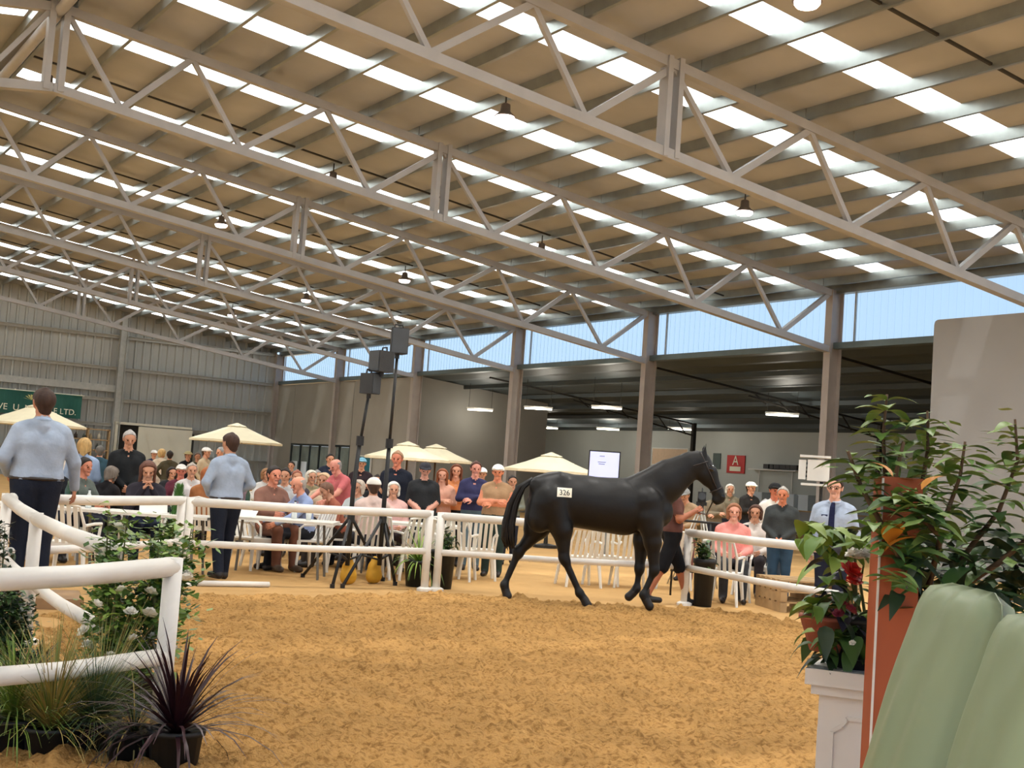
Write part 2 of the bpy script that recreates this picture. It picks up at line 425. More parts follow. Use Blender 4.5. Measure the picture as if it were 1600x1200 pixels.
# sliding service door: white leaf beside a dark opening
m_dwhite = mat('cream_door', (206, 202, 184), rough=0.6, var=0.05, scale=1)
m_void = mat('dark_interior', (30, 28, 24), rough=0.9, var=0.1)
d2 = struct('door_2', 'cream sliding door standing half open on the far wall', 'door', (17.3, YG-0.3, 0))
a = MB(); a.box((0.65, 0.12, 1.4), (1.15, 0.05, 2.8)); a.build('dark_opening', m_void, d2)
a = MB(); a.box((2.5, 0.0, 1.42), (2.75, 0.08, 2.7)); a.build('door_leaf', m_dwhite, d2)
a = MB(); a.box((0.03, 0.05, 1.42), (0.14, 0.16, 2.84)); a.build('jamb', m_dwhite, d2)
a = MB(); a.box((1.9, 0.05, 2.87), (3.9, 0.16, 0.12)); a.build('head_rail', m_dwhite, d2)
a = MB(); a.box((3.95, 0.05, 1.3), (0.1, 0.14, 2.6)); a.build('end_post', m_dark, d2)

# ---------------------------------------------------------------- annex beyond the open bays
XB = 40.0; YA0 = 12.0; YA1 = 48.88; YA2 = 66.0
def anx_z(X): return ZS-0.12-(X-W)*0.088
ar = struct('ceiling_annex', 'dark ribbed low roof of the side annex', 'ceiling')
for i in range(14):
    ya, yb = YA0+i*(YA2-YA0)/14, YA0+(i+1)*(YA2-YA0)/14
    n = 26; V = []; Fc = []
    for j in range(n+1):
        X = W+0.1+(XB-W-0.1)*j/n; e = 0.07 if j % 2 else 0
        V += [(X, ya, anx_z(X)+e), (X, yb, anx_z(X)+e)]
    for j in range(n): Fc.append((2*j, 2*j+2, 2*j+3, 2*j+1))
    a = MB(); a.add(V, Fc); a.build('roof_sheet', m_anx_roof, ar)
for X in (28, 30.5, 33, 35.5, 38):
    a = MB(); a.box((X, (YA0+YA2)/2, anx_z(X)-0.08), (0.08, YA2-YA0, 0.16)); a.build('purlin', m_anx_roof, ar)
# slim annex frames
for i, y in enumerate((Y0, Y0+BAY, Y0+2*BAY+2.5)):
    t = struct('annex_frame', 'slim dark lattice rafter in the annex, %s from the right' % ('first', 'second', 'third')[i], 'truss', (0, y, 0))
    a = MB(); a.bar((W+0.4, 0, anx_z(W)-0.22), (36.5, 0, anx_z(36.5)-0.25), 0.07, 0.07); a.build('top_chord', m_dark, t)
    a = MB(); a.bar((30.0, 0, anx_z(30)-0.35), (36.5, 0, anx_z(36.5)-0.75), 0.06, 0.06); a.build('bottom_chord', m_dark, t)
    for j in range(6):
        x0 = 30.3+j*1.05
        a = MB(); a.bar((x0, 0, anx_z(x0)-0.25), (x0+0.5, 0, anx_z(x0)-0.55-0.05*j), 0.04, 0.04); a.build('web', m_dark, t)
    a = MB(); a.box((36.5, 0, anx_z(36.5)/2-0.1), (0.16, 0.16, anx_z(36.5)-0.2)); a.build('annex_post', m_dark, t)
wb_ = MB(); wb_.box((XB+0.1, (YA0+YA2)/2, 2.3), (0.2, YA2-YA0, 4.6)); o = wb_.build('wall_annex_back', m_anx_wall); tag(o, 'pale painted back wall of the annex', 'wall', kind='structure')
a = MB(); a.prism([(25.75, 0), (32.45, 0), (32.45, anx_z(32.45)), (25.75, anx_z(25.75))], YA1, YA1+0.2, 'y'); o = a.build('wall_annex_side', m_anx_dark); tag(o, 'dark grey side wall of the annex beside the fourth column', 'wall', kind='structure')
a = MB(); a.box((36.5, YA2, 2.3), (8, 0.2, 4.6)); o = a.build('wall_annex_end', m_anx_wall); tag(o, 'pale end wall deep inside the annex', 'wall', kind='structure')
a = MB(); a.box((32.9, YA0, 2.8), (14.4, 0.2, 5.6)); o = a.build('wall_annex_near', m_anx_wall); tag(o, 'near end wall of the annex behind the partition', 'wall', kind='structure')
# grey partition at right
pw = MB(); p0 = onX(1460, 500, 24.0)
prof = [(p0[1], 0), (p0[1], p0[2]-0.10), (p0[1]-0.03, p0[2]-0.03), (p0[1]-0.10, p0[2])]+[(8.0, p0[2]), (8.0, 0)]
pw.prism(prof, 24.0, 24.25, 'x'); o = pw.build('wall_partition', m_conc2); tag(o, 'tall pale grey partition wall behind the leafy shrub', 'wall', kind='structure')
# fluorescent battens in the annex
m_tube = mat('fluorescent_tube', (255, 250, 235), emit=6.0, var=0)
m_batten = mat('white_batten', (220, 220, 215), rough=0.5, var=0.03)
tubes = [((750, 641), 4.3, 'over the dark side wall'), ((841, 639), 4.3, 'just right of the third column'), ((948, 638), 4.3, 'left of the second column, upper row'), ((1222, 649), 4.3, 'left of the first column'),
         ((855, 669), 4.2, 'deep in the annex above the parasol'), ((950, 671), 4.2, 'above the wide screen, lower row'), ((1063, 671), 4.2, 'right of the second column, lower row')]
for (c, z, wl) in tubes:
    p = gp(c[0], c[1], z); zc = anx_z(p[0])-0.02
    t = thing('batten_light', 'lit fluorescent batten '+wl, 'light', p, R_(45), 'fluorescent battens in the annex')
    a = MB(); a.box((0, 0, 0.07), (0.12, 1.15, 0.06)); a.build('batten', m_batten, t)
    a = MB(); a.path([(0, -0.55, 0), (0, 0.55, 0)], 0.028, 8); a.build('tube', m_tube, t, True)
    for s in (-0.5, 0.5):
        a = MB(); a.path([(0, s, 0.1), (0, s, zc-z+0.09)], 0.008, 5); a.build('hanger', m_dark, t)
    ld = bpy.data.lights.new('batten_glow', 'POINT'); ld.energy = 90; ld.shadow_soft_size = 0.3; ld.color = (1, 0.93, 0.8)
    lo_ = bpy.data.objects.new('batten_glow', ld); COL.objects.link(lo_); lo_.parent = t; lo_.location = (0, 0, -0.15)

# ---------------------------------------------------------------- high bay lamps
m_shade = mat('lamp_housing', (120, 112, 108), rough=0.4, metal=0.4, var=0.05)
m_lens = mat('lamp_lens', (255, 232, 224), emit=5.0, var=0)
lampw = {(12.42, 20.88): 'nearest lit lamp at the picture centre', (18.62, 20.88): 'lit lamp over the right clerestory bays', (12.42, 12.88): 'lit lamp at the top edge of the picture', (6.2, 28.88): 'lit lamp beside the ridge post, top left',
         (12.42, 36.88): 'lit lamp left of the second splice post', (18.62, 36.88): 'lit lamp above the tall loudspeaker', (18.62, 44.88): 'lit lamp between the third and fourth trusses', (18.62, 52.88): 'small lit lamp near the far wall',
         (12.42, 28.88): 'dark hook lamp hanging left of the post', (18.62, 28.88): 'dark hook lamp hanging right of the post'}
def lamp(x, y, z, label, lit=True):
    t = thing('high_bay_lamp', label, 'lamp', (x, y, z), 0, 'high bay lamps under the roof')
    zr = ztop(x)+0.05-z
    a = MB(); a.path([(0, 0, 0.2), (0, 0, zr)], 0.018, 6); a.build('hanger_rod', m_dark, t)
    a = MB(); a.lathe([(0.05, 0.26), (0.09, 0.24), (0.10, 0.10), (0.17, 0.04), (0.21, 0.0), (0.19, 0.0)], 16); a.build('housing', m_shade, t, True)
    a = MB(); a.lathe([(0.19, 0.02), (0.185, -0.03), (0.15, -0.075), (0.08, -0.09)], 16); a.build('lens', m_lens if lit else m_shade, t, True)
    if lit:
        ld = bpy.data.lights.new('lamp_light', 'AREA'); ld.shape = 'DISK'; ld.size = 0.15; ld.energy = LAMP_POWER; ld.color = (1.0, 0.965, 0.92); ld.spread = R_(150)
        o = bpy.data.objects.new('lamp_light', ld); COL.objects.link(o); o.parent = t; o.location = (0, 0, -0.10)
for x in (-1.0, 6.2, 12.42, 18.62):
    for k in range(-3, 5):
        y = Y0+k*BAY+4
        if (x, y) == (6.2, 28.88): xx = 5.6
        else: xx = x
        lb = lampw.get((x, round(y, 2)))
        if lb is None:
            if k >= 0 or x < 3: continue  # remaining near lamps are unseen, added to carry fill light onto the floor
            lb = 'high bay lamp outside the picture, added for fill light, %s row, %s bay' % ({6: 'ridge', 12: 'middle', 18: 'right'}[int(x)], {-3: 'nearest', -2: 'second', -1: 'third'}[k])
        lamp(xx, y, ztop(xx)-0.42, lb, 'hook' not in lb)
# ---------------------------------------------------------------- smooth bodies from blended round cones (surface nets)
def surf_nets(Fd, org, h):
    """quads of the zero level of the field; vertices at the mean of the edge crossings"""
    S = Fd < 0
    nx, ny, nz = Fd.shape
    acc = np.zeros((nx-1, ny-1, nz-1, 3)); cnt = np.zeros((nx-1, ny-1, nz-1))
    offs = [(0, 0), (0, 1), (1, 0), (1, 1)]
    for ax in range(3):
        o1, o2 = [a for a in range(3) if a != ax]
        for e1, e2 in offs:
            sl0 = [None]*3; sl1 = [None]*3; n3 = (nx, ny, nz)
            sl0[ax] = slice(0, n3[ax]-1); sl1[ax] = slice(1, n3[ax])
            for o, e in ((o1, e1), (o2, e2)):
                sl0[o] = slice(e, n3[o]-1+e); sl1[o] = slice(e, n3[o]-1+e)
            a = Fd[tuple(sl0)]; b = Fd[tuple(sl1)]
            cr = (a < 0) != (b < 0)
            t = np.where(cr, a/np.where(cr, a-b, 1), 0)
            p = np.zeros(a.shape+(3,)); p[..., ax] = t; p[..., o1] = e1; p[..., o2] = e2
            acc += p*cr[..., None]; cnt += cr
    act = cnt > 0
    ids = -np.ones(act.shape, int); ids[act] = np.arange(act.sum())
    base = np.stack(np.nonzero(act), -1)
    V = (base+acc[act]/cnt[act][:, None])*h+org
    Q = []
    for ax in range(3):
        o1, o2 = (ax+1) % 3, (ax+2) % 3
        n3 = [nx, ny, nz]
        sl0 = [slice(1, n-1) for n in n3]; sl1 = [slice(1, n-1) for n in n3]
        sl0[ax] = slice(0, n3[ax]-1); sl1[ax] = slice(1, n3[ax])
        a = S[tuple(sl0)]; b = S[tuple(sl1)]
        for flip, cond in ((False, a & ~b), (True, ~a & b)):
            I = np.stack(np.nonzero(cond), -1)
            if not len(I): continue
            g = I.copy()
            for d in range(3):
                if d != ax: g[:, d] += 1
            def cell(d1, d2):
                c = g.copy(); c[:, o1] += d1; c[:, o2] += d2
                return ids[c[:, 0], c[:, 1], c[:, 2]]
            q = np.stack([cell(-1, -1), cell(0, -1), cell(0, 0), cell(-1, 0)], -1)
            if flip: q = q[:, ::-1]
            Q.append(q)
    Q = np.concatenate(Q); Q = Q[(Q >= 0).all(1)]
    return V, Q
def prim_d(P, pr):
    a = np.asarray(pr[0], float); b = np.asarray(pr[1], float); ra, rb = pr[2], pr[3]
    ab = b-a; L2 = ab@ab
    q = P-a
    t = np.clip((q@ab)/L2, 0, 1) if L2 > 1e-12 else np.zeros(P.shape[:-1])
    q = q-t[..., None]*ab
    if len(pr) > 5 and pr[5] is not None:
        n, s = np.asarray(pr[5][0], float), pr[5][1]
        q = q+((q@n)*(1/s-1))[..., None]*n
    return np.sqrt((q*q).sum(-1))-(ra+t*(rb-ra))
def blob(prims, h, k=0.03, cut=None):
    """prims: (a,b,ra,rb,tag[,(normal,squash)]) -> verts, quads, tag per quad"""
    lo = np.min([np.minimum(p[0], p[1])-max(p[2], p[3])*1.15 for p in prims], 0)-2.5*h
    hi = np.max([np.maximum(p[0], p[1])+max(p[2], p[3])*1.15 for p in prims], 0)+2.5*h
    n = np.ceil((hi-lo)/h).astype(int)+1
    ax = [lo[i]+h*np.arange(n[i]) for i in range(3)]
    G = np.full(tuple(n), 0.5)
    for p in prims:
        r = max(p[2], p[3])*1.15+k+2*h
        a0 = np.maximum(((np.minimum(p[0], p[1])-r-lo)/h).astype(int), 0)
        a1 = np.minimum(((np.maximum(p[0], p[1])+r-lo)/h).astype(int)+2, n)
        s = tuple(slice(a0[i], a1[i]) for i in range(3))
        P = np.stack(np.meshgrid(*[ax[i][s[i]] for i in range(3)], indexing='ij'), -1)
        d = prim_d(P, p); g = G[s]
        hh = np.clip(0.5+0.5*(g-d)/k, 0, 1)
        G[s] = g*(1-hh)+d*hh-k*hh*(1-hh)
    if cut is not None:
        P = np.stack(np.meshgrid(*ax, indexing='ij'), -1); G = np.maximum(G, cut(P))
    V, Q = surf_nets(G, lo, h)
    C = V[Q].mean(1)
    D = np.stack([prim_d(C, p) for p in prims], -1)
    T = np.array([p[4] for p in prims])[D.argmin(-1)]
    return V, Q, T
def np_mesh(name, V, Q, T, mats):
    me = bpy.data.meshes.new(name); me.from_pydata(V.tolist(), [], Q.tolist())
    for m in mats: me.materials.append(m)
    me.polygons.foreach_set('material_index', np.asarray(T, np.int32)); me.polygons.foreach_set('use_smooth', np.ones(len(Q), bool))
    me.update(); return me
def V3(*a): return np.array(a, float)

# head, hand and hair templates ------------------------------------------------
SK, SH, PT, SO, EY, LP, BR = 0, 1, 2, 3, 4, 5, 6
head_pr = [(V3(0, -.028, .036), V3(0, .022, .038), .082, .078, SK), (V3(0, .0, -.02), V3(0, .05, -.075), .064, .036, SK),
  (V3(-.036, .046, -.018), V3(-.036, .046, -.03), .034, .03, SK), (V3(.036, .046, -.018), V3(.036, .046, -.03), .034, .03, SK),
  (V3(0, .092, .014), V3(0, .110, -.024), .010, .015, SK), (V3(-.032, .076, .03), V3(.032, .076, .03), .018, .018, SK),
  (V3(0, .066, -.095), V3(0, .07, -.098), .026, .024, SK), (V3(-.083, -.008, .016), V3(-.08, -.004, -.022), .015, .010, SK), (V3(.083, -.008, .016), V3(.08, -.004, -.022), .015, .010, SK),
  (V3(-.019, .085, -.058), V3(.019, .085, -.058), .010, .010, LP), (V3(-.031, .083, .006), V3(-.030, .083, .006), 0.0085, 0.0085, EY), (V3(.031, .083, .006), V3(.030, .083, .006), 0.0085, 0.0085, EY),
  (V3(-.045, .082, .027), V3(-.02, .089, .029), .0055, .0055, BR), (V3(.045, .082, .027), V3(.02, .089, .029), .0055, .0055, BR),
  (V3(0, -.02, -.05), V3(0, -.03, -.14), .056, .056, SK)]
HEAD = blob(head_pr, 0.0072, 0.014)
def hand_template():
    pr = [(V3(-.022, .02, 0), V3(-.026, .085, 0), .016, .014, SK, (V3(0, 0, 1), .8)), (V3(.0, .015, 0), V3(0, .088, 0), .018, .015, SK, (V3(0, 0, 1), .8)), (V3(.022, .02, 0), V3(.026, .082, 0), .016, .014, SK, (V3(0, 0, 1), .8)), (V3(0, -.03, 0), V3(0, .03, 0), .026, .024, SK)]
    for i, (x, L) in enumerate(((-.031, .062), (-.0105, .076), (.0105, .072), (.031, .056))):
        a = V3(x, .088, 0); b = a+V3(x*.08, L*.5, -.012); c = b+V3(0, L*.34, -.03)
        pr += [(a, b, .0092, .0085, SK), (b, c, .0085, .0072, SK)]
    a = V3(-.026, .02, -.004); b = V3(-.058, .055, -.016); c = V3(-.062, .088, -.03)
    pr += [(a, b, .014, .011, SK), (b, c, .0105, .008, SK)]
    return blob(pr, 0.0065, 0.006)
HAND = hand_template()
cr = [head_pr[0]]
def infl(d, prims=cr): return [(p[0], p[1], p[2]+d, p[3]+d, 0) for p in prims]
HAIR = {}
def mkhair(style):
    if style in HAIR: return HAIR[style]
    short_cut = lambda P: -(-.75*P[..., 1]+.66*P[..., 2]+.008)
    if style == 'short':
        r = blob(infl(.011)+[(V3(0, -.045, .0), V3(0, -.05, -.05), .075, .06, 0), (V3(0, .03, .10), V3(0, -.02, .115), .03, .03, 0)], 0.0085, 0.02, lambda P: -(-.75*P[..., 1]+.66*P[..., 2]+.004))
    elif style == 'thin':
        r = blob(infl(.005)+[(V3(0, -.045, .0), V3(0, -.05, -.04), .072, .06, 0)], 0.0085, 0.02, lambda P: np.maximum(-(-.8*P[..., 1]+.25*P[..., 2]-.01), P[..., 2]-.07))
    elif style == 'long':
        r = blob(infl(.016)+[(V3(-.06, -.045, .02), V3(-.075, -.03, -.2), .05, .035, 0), (V3(.06, -.045, .02), V3(.075, -.03, -.2), .05, .035, 0), (V3(0, -.07, .02), V3(0, -.085, -.22), .065, .05, 0), (V3(-.07, .0, .03), V3(-.085, .01, -.15), .03, .025, 0), (V3(.07, .0, .03), V3(.085, .01, -.15), .03, .025, 0)], 0.011, 0.03, lambda P: np.minimum(-(-.75*P[..., 1]+.66*P[..., 2]+.008), np.maximum(P[..., 2]-.03, .068-np.abs(P[..., 0])+np.maximum(-P[..., 1]-.02, 0)*9)))
    elif style == 'bob':
        r = blob(infl(.018)+[(V3(-.06, -.03, .02), V3(-.07, -.02, -.07), .05, .04, 0), (V3(.06, -.03, .02), V3(.07, -.02, -.07), .05, .04, 0), (V3(0, -.06, .02), V3(0, -.07, -.07), .065, .055, 0)], 0.01, 0.03, lambda P: np.minimum(-(-.75*P[..., 1]+.66*P[..., 2]+.008), np.maximum(P[..., 2]-.03, .066-np.abs(P[..., 0])+np.maximum(-P[..., 1]-.02, 0)*9)))
    elif style == 'cap':
        r = blob(infl(.02)+[(V3(-.04, .10, .062), V3(.04, .10, .062), .05, .05, 0, (V3(0, .12, .99), .16)), (V3(0, .15, .054), V3(0, .15, .054), .035, .035, 0, (V3(0, .12, .99), .18))], 0.0085, 0.012, lambda P: -(P[..., 2]-.035))
    elif style == 'hat':
        r = blob(infl(.024)+[(V3(0, 0, .06), V3(0, 0, .061), .17, .17, 0, (V3(0, 0, 1), .06))], 0.009, 0.015, lambda P: -(P[..., 2]-.04))
    HAIR[style] = r[:2]; return HAIR[style]

ARMS = {  # elbow, wrist of the right arm (x>0), in the upright frame
 'down': (V3(.25, -.03, 1.13), V3(.255, .05, .89)), 'folded': (V3(.25, .05, 1.15), V3(-.05, .23, 1.19)),
 'front': (V3(.24, .02, 1.14), V3(.07, .25, 1.12)), 'table': (V3(.25, .10, 1.16), V3(.14, .33, 1.14)),
 'hips': (V3(.35, -.08, 1.19), V3(.19, .05, 1.01)), 'low': (V3(.24, .02, 1.13), V3(.05, .22, .97)),
 'lap': (V3(.24, .02, 1.12), V3(.12, .25, 1.06)), 'pocket': (V3(.27, -.08, 1.14), V3(.2, .06, .95)),
 'chin': (V3(.22, .16, 1.13), V3(.06, .2, 1.40)), 'reach': (V3(.24, .26, 1.24), V3(.2, .52, 1.18)), 'back': (V3(.27, -.12, 1.15), V3(.06, -.17, 1.0))}
PEOPLE = []
def person(label, loc, rz, H=1.75, sit=False, arms='down', arms_l=None, shirt=(90, 100, 120), pants=(40, 42, 52), shoes=(35, 30, 28), skn=(205, 150, 120), hair=('short', (60, 45, 35)), hat=None, sleeve='long', lean=0.0, yaw=0.0, nod=0.0, stride=0.0, shorts=False, h=0.021, girth=1.0, side=0.0, cat='person', group=None, name='person', tuck=True, legs_fwd=None):
    s = H/1.755
    Rx = np.array(Matrix.Rotation(-lean, 3, 'X')); Ry = np.array(Matrix.Rotation(side, 3, 'Y'))
    piv = V3(0, 0, .95); off = V3(0, -.05, -.40) if sit else V3(0, 0, 0)
    U = lambda p: Ry @ (Rx @ (np.asarray(p, float)-piv))+piv+off
    g = girth; pr = []
    def add(a, b, ra, rb, t, sq=None): pr.append((a*s, b*s, ra*s, rb*s, t, sq))
    PD = off
    add(V3(-.075, 0, .955)+PD, V3(.075, 0, .955)+PD, .118*g, .118*g, PT)
    for x in (-1, 1):
        add(U((x*.062*g, .0, 1.03)), U((x*.085*g, 0, 1.30)), .112*g, .118*g, SH)
        add(U((x*.085*g, 0, 1.30)), U((x*.115, -.01, 1.405)), .118*g, .075, SH)
        add(U((x*.115, -.012, 1.395)), U((x*.175, -.012, 1.385)), .072, .066, SH)
        add(U((x*.035, -.022, 1.462)), U((x*.15, -.014, 1.41)), .05, .056, SH)
    add(U((0, .02*g, 1.05)), U((0, .01, 1.25)), .125*g, .12*g, SH)
    if not tuck or True: add(U((-.085*g, 0, 1.0)), U((.085*g, 0, 1.0)), .112*g, .112*g, SH)
    add(U((0, -.012, 1.40)), U((0, .008, 1.56)), .062, .056, SK)
    add(U((0, -.02, 1.43)), U((0, -.012, 1.47)), .075, .068, SH)
    hands = []
    for x, am in ((1, arms), (-1, arms_l or arms)):
        e, w_ = am if isinstance(am, tuple) else ARMS[am]
        e = np.asarray(e, float).copy(); w_ = np.asarray(w_, float).copy()
        if am == 'folded' and x < 0: w_ = w_+V3(0, -.05, -.05)
        e[0] *= x; w_[0] *= x
        sh = V3(x*.182, -.012, 1.375)
        e2, w2, s2 = U(e), U(w_), U(sh)
        mid = s2+(e2-s2)*.62
        add(s2, e2, .068*g, .056, SH)
        if sleeve == 'long': add(e2, w2, .054, .043, SH)
        else:
            if sleeve == 'none': pr[-1] = (s2*s, e2*s, .06*s, .05*s, SK, None); add(s2, s2+(e2-s2)*.15, .066, .064, SH)
            elif sleeve == 'short': pr[-1] = (mid*s, e2*s, .05*s, .047*s, SK, None); add(s2, mid, .068*g, .062, SH)
            add(e2, w2, .047, .034, SK)
        hands.append((x, e2, w2))
    for x in (-1, 1):
        if sit:
            kn = V3(x*.13, .40, .53); an = V3(x*.13, .43, .1)
            if legs_fwd: an = an+V3(0, legs_fwd, 0)
        else:
            kn = V3(x*.10, .015+x*stride*.14, .50); an = V3(x*.105, -.015+x*stride*.30, .095+(0.03 if x*stride < 0 else 0))
        hp = V3(x*.09, 0, .90)+PD+(V3(0, .05, .03) if sit else 0)
        add(hp, kn, .108*g, .074, PT)
        if shorts: add(kn, an, .056, .042, SK); add(hp+(kn-hp)*.5, kn, .09, .085, PT)
        else: add(kn, an, .073, .062, PT)
        add(an+V3(0, -.03, -.05), an+V3(x*.012, .17, -.058), .048, .04, SO)
        if shorts: add(an+V3(0, -.01, -.03), an+V3(0, -.005, .05), .05, .05, SO)
    V, Q, T = blob(pr, h*s if h > .015 else h, 0.028*s)
    if not sit:   # one clean waistline
        C_ = V[Q].mean(1)/s; mid_ = (np.abs(C_[:, 0]) < .205*g) & (np.abs(C_[:, 1]) < .165*g)
        if abs(lean) < .1:
            T[mid_ & (T == SH) & (C_[:, 2] < .972)] = PT; T[mid_ & (T == PT) & (C_[:, 2] >= .972)] = SH
    parts = [(V, Q, T)]
    hc = U((0, .022, 1.638)); Rh = Rx @ Ry
    Rh = np.array(Matrix.Rotation(yaw, 3, 'Z') @ Matrix.Rotation(-nod, 3, 'X')) @ Rh if abs(lean) < 0.6 else np.array(Matrix.Rotation(yaw, 3, 'Z') @ Matrix.Rotation(-nod, 3, 'X'))
    place_head = lambda P: ((P @ Rh.T)+hc)*s
    parts.append((place_head(HEAD[0]), HEAD[1], HEAD[2]))
    for x, e2, w2 in hands:
        d = (w2-e2)/np.linalg.norm(w2-e2); n = V3(-x, .25, -.2); n -= d*(n@d); n /= np.linalg.norm(n); sd = np.cross(d, -n)
        B = np.stack([sd, d, -n], 0)
        HV = HAND[0].copy()
        HQ = HAND[1]
        if x > 0: HV[:, 0] *= -1; HQ = HQ[:, ::-1]
        Bm = np.stack([sd if x < 0 else sd, d, -n], 0)
        parts.append(((HV @ Bm+w2)*s, HQ, HAND[2]))
    o = 0; VV = []; QQ = []; TT = []
    for v, q, t in parts: VV.append(v); QQ.append(q+o); TT.append(t); o += len(v)
    mats = [skin(skn), cloth(shirt), cloth(pants), cmat('shoe', shoes, rough=0.5, var=0.1), mat('eye_dark', (38, 28, 24), rough=0.2, var=0), cmat('lip', tuple(int(c*.82) for c in skn), rough=0.5, var=0), hairm(hair[1])]
    me = np_mesh('person', np.concatenate(VV), np.concatenate(QQ), np.concatenate(TT), mats)
    ob = link(name, me, None, loc, rz); tag(ob, label, cat, group)
    if hair[0] != 'bald':
        hv, hq = mkhair(hair[0]); hm = np_mesh('hair', place_head(hv), hq, np.zeros(len(hq)), [hairm(hair[1])]); link('hair', hm, ob)
    if hat:
        hv, hq = mkhair(hat[0]); hm = np_mesh(hat[0], place_head(hv), hq, np.zeros(len(hq)), [cloth(hat[1])]); link(hat[0] if hat[0] != 'hat' else 'sun_hat', hm, ob)
    PEOPLE.append(ob)
    return ob, dict(s=s, U=U, head=place_head)
# ---------------------------------------------------------------- the black horse
def build_horse():
    sc = 0.00178
    def hp(cx, cy, y=0.0):
        gy = 1110+0.065*(cx-110)
        return V3((cx-0.065*(1140-cy)-600)*sc, y, (gy-cy)*sc)
    pr = []
    def add(a, b, ra, rb, t=0, sq=None): pr.append((a, b, ra, rb, t, sq))
    flat = (V3(0, 1, 0), 0.86)
    # trunk
    add(hp(420, 415), hp(620, 440), .285, .285, 0, flat)
    add(hp(620, 440), hp(860, 480), .275, .30, 0, flat)
    add(hp(860, 480), hp(1030, 470), .30, .28, 0, flat)
    add(hp(1030, 430), hp(1120, 520), .24, .20, 0, flat)
    add(hp(640, 330), hp(960, 345), .07, .085)
    for y in (-.13, .13):
        add(hp(400, 430, y), hp(330, 560, y), .20, .15)
        add(hp(1060, 450, y*.9), hp(1080, 620, y), .17, .13)
        add(hp(460, 320, y*.7), hp(330, 350, y*.7), .12, .12)
    add(hp(500, 330), hp(330, 345), .11, .10)
    # neck and head
    nf = (V3(0, 1, 0), 0.62)
    add(hp(1030, 420), hp(1175, 325), .29, .245, 0, nf); add(hp(1175, 325), hp(1345, 215), .24, .165, 0, nf)
    add(hp(1010, 330), hp(1180, 230), .10, .085); add(hp(1180, 225), hp(1370, 150), .085, .06)
    add(hp(1350, 200), hp(1420, 190), .13, .115, 0, (V3(0, 1, 0), .72))
    hf = (V3(0, 1, 0), 0.74)
    add(hp(1415, 170), hp(1470, 260), .105, .11, 0, hf); add(hp(1470, 260), hp(1530, 380), .10, .068, 0, hf)
    add(hp(1440, 270), hp(1465, 300), .095, .085, 0, hf)
    add(hp(1535, 385), hp(1550, 430), .066, .06, 0, hf); add(hp(1515, 440), hp(1525, 452), .042, .036, 0)
    for y in (-.055, .055):
        add(hp(1440, 130, y), hp(1450, 62, y*1.25), .032, .008, 0, (V3(0.3, 0.95, 0), .6))
        add(hp(1482, 225, y*1.25), hp(1488, 232, y*1.25), .026, .022, 3)
        add(hp(1565, 415, y*.5), hp(1568, 420, y*.5), .018, .016, 3)
    def hind(y, stifle, hock, fet, pas, hoof):
        add(hp(*(400, 450), y), hp(*stifle, y), .19, .125); add(hp(*stifle, y), hp(*hock, y), .12, .052)
        add(hp(hock[0]-8, hock[1]-14, y), hp(hock[0]+6, hock[1]+10, y), .056, .052)
        add(hp(*hock, y), hp(*fet, y), .046, .036); add(hp(*fet, y), hp(*fet, y), .044, .044)
        add(hp(*fet, y), hp(*pas, y), .036, .036); add(hp(*pas, y), hp(*hoof, y), .042, .058, 1)
    hind(-.14, (480, 640), (497, 835), (598, 1058), (630, 1100), (648, 1136))
    hind(.14, (330, 640), (192, 800), (97, 1020), (108, 1062), (118, 1092))
    add(hp(330, 480, .12), hp(280, 640, .13), .16, .10)
    for y in (-.1, .1): add(hp(430, 500, y), hp(470, 610, y), .19, .14)
    add(hp(360, 480, -.13), hp(330, 590, -.13), .17, .13)
    add(hp(560, 480), hp(900, 520), .26, .285, 0, flat)
    def fore(y, elbow, knee, fet, pas, hoof):
        add(hp(1060, 560, y), hp(*elbow, y), .15, .105); add(hp(*elbow, y), hp(*knee, y), .098, .052)
        add(hp(knee[0], knee[1]-8, y), hp(knee[0], knee[1]+8, y), .052, .050)
        add(hp(*knee, y), hp(*fet, y), .040, .034); add(hp(*fet, y), hp(*fet, y), .042, .042)
        add(hp(*fet, y), hp(*pas, y), .034, .036); add(hp(*pas, y), hp(*hoof, y), .042, .055, 1)
    fore(-.13, (1085, 720), (1096, 905), (1022, 1068), (1042, 1108), (1062, 1142))
    fore(.13, (1030, 720), (1012, 905), (992, 1040), (966, 1072), (940, 1094))
    V, Q, T = blob(pr, 0.0165, 0.045)
    # keep hooves on the sand
    V[:, 2] = np.maximum(V[:, 2], 0.0)
    coat = mat('black_coat', (15, 14, 14), rough=0.48, var=0.25, scale=3, bump=0.15, bscale=14, spec=0.35)
    hoof = mat('dark_hoof', (30, 26, 24), rough=0.5, var=0.2)
    eye = mat('horse_eye', (12, 9, 8), rough=0.1, var=0)
    base = gp(905, 945, 0.05); rz = -YAW-R_(0)
    h = link('horse', np_mesh('horse', V, Q, T, [coat, hoof, hoof, eye]), None, (base[0], base[1], 0.052), rz)
    tag(h, 'tall black horse walking across the ring, numbered sticker on its hip', 'horse')
    # tail: bundle of strands
    mh = mat('black_hair', (20, 18, 18), rough=0.5, var=0.3, scale=20, spec=0.4)
    t = MB()
    for i in range(46):
        j = lambda s: random.uniform(-s, s)
        y = j(.05); w0 = j(1)
        pts = [hp(285+w0*8, 300+abs(w0)*6, y*.4), hp(205+w0*22, 350+abs(w0)*12, y), hp(155+w0*30, 470, y*1.3), hp(125+w0*34, 600, y*1.5), hp(118+w0*36+j(6), 700, y*1.5), hp(130+w0*30+j(10), random.uniform(730, 785), y)]
        t.path(pts, [.022, .026, .026, .024, .018, .003], 5)
    t.build('tail', mh, h, True)
    t = MB()
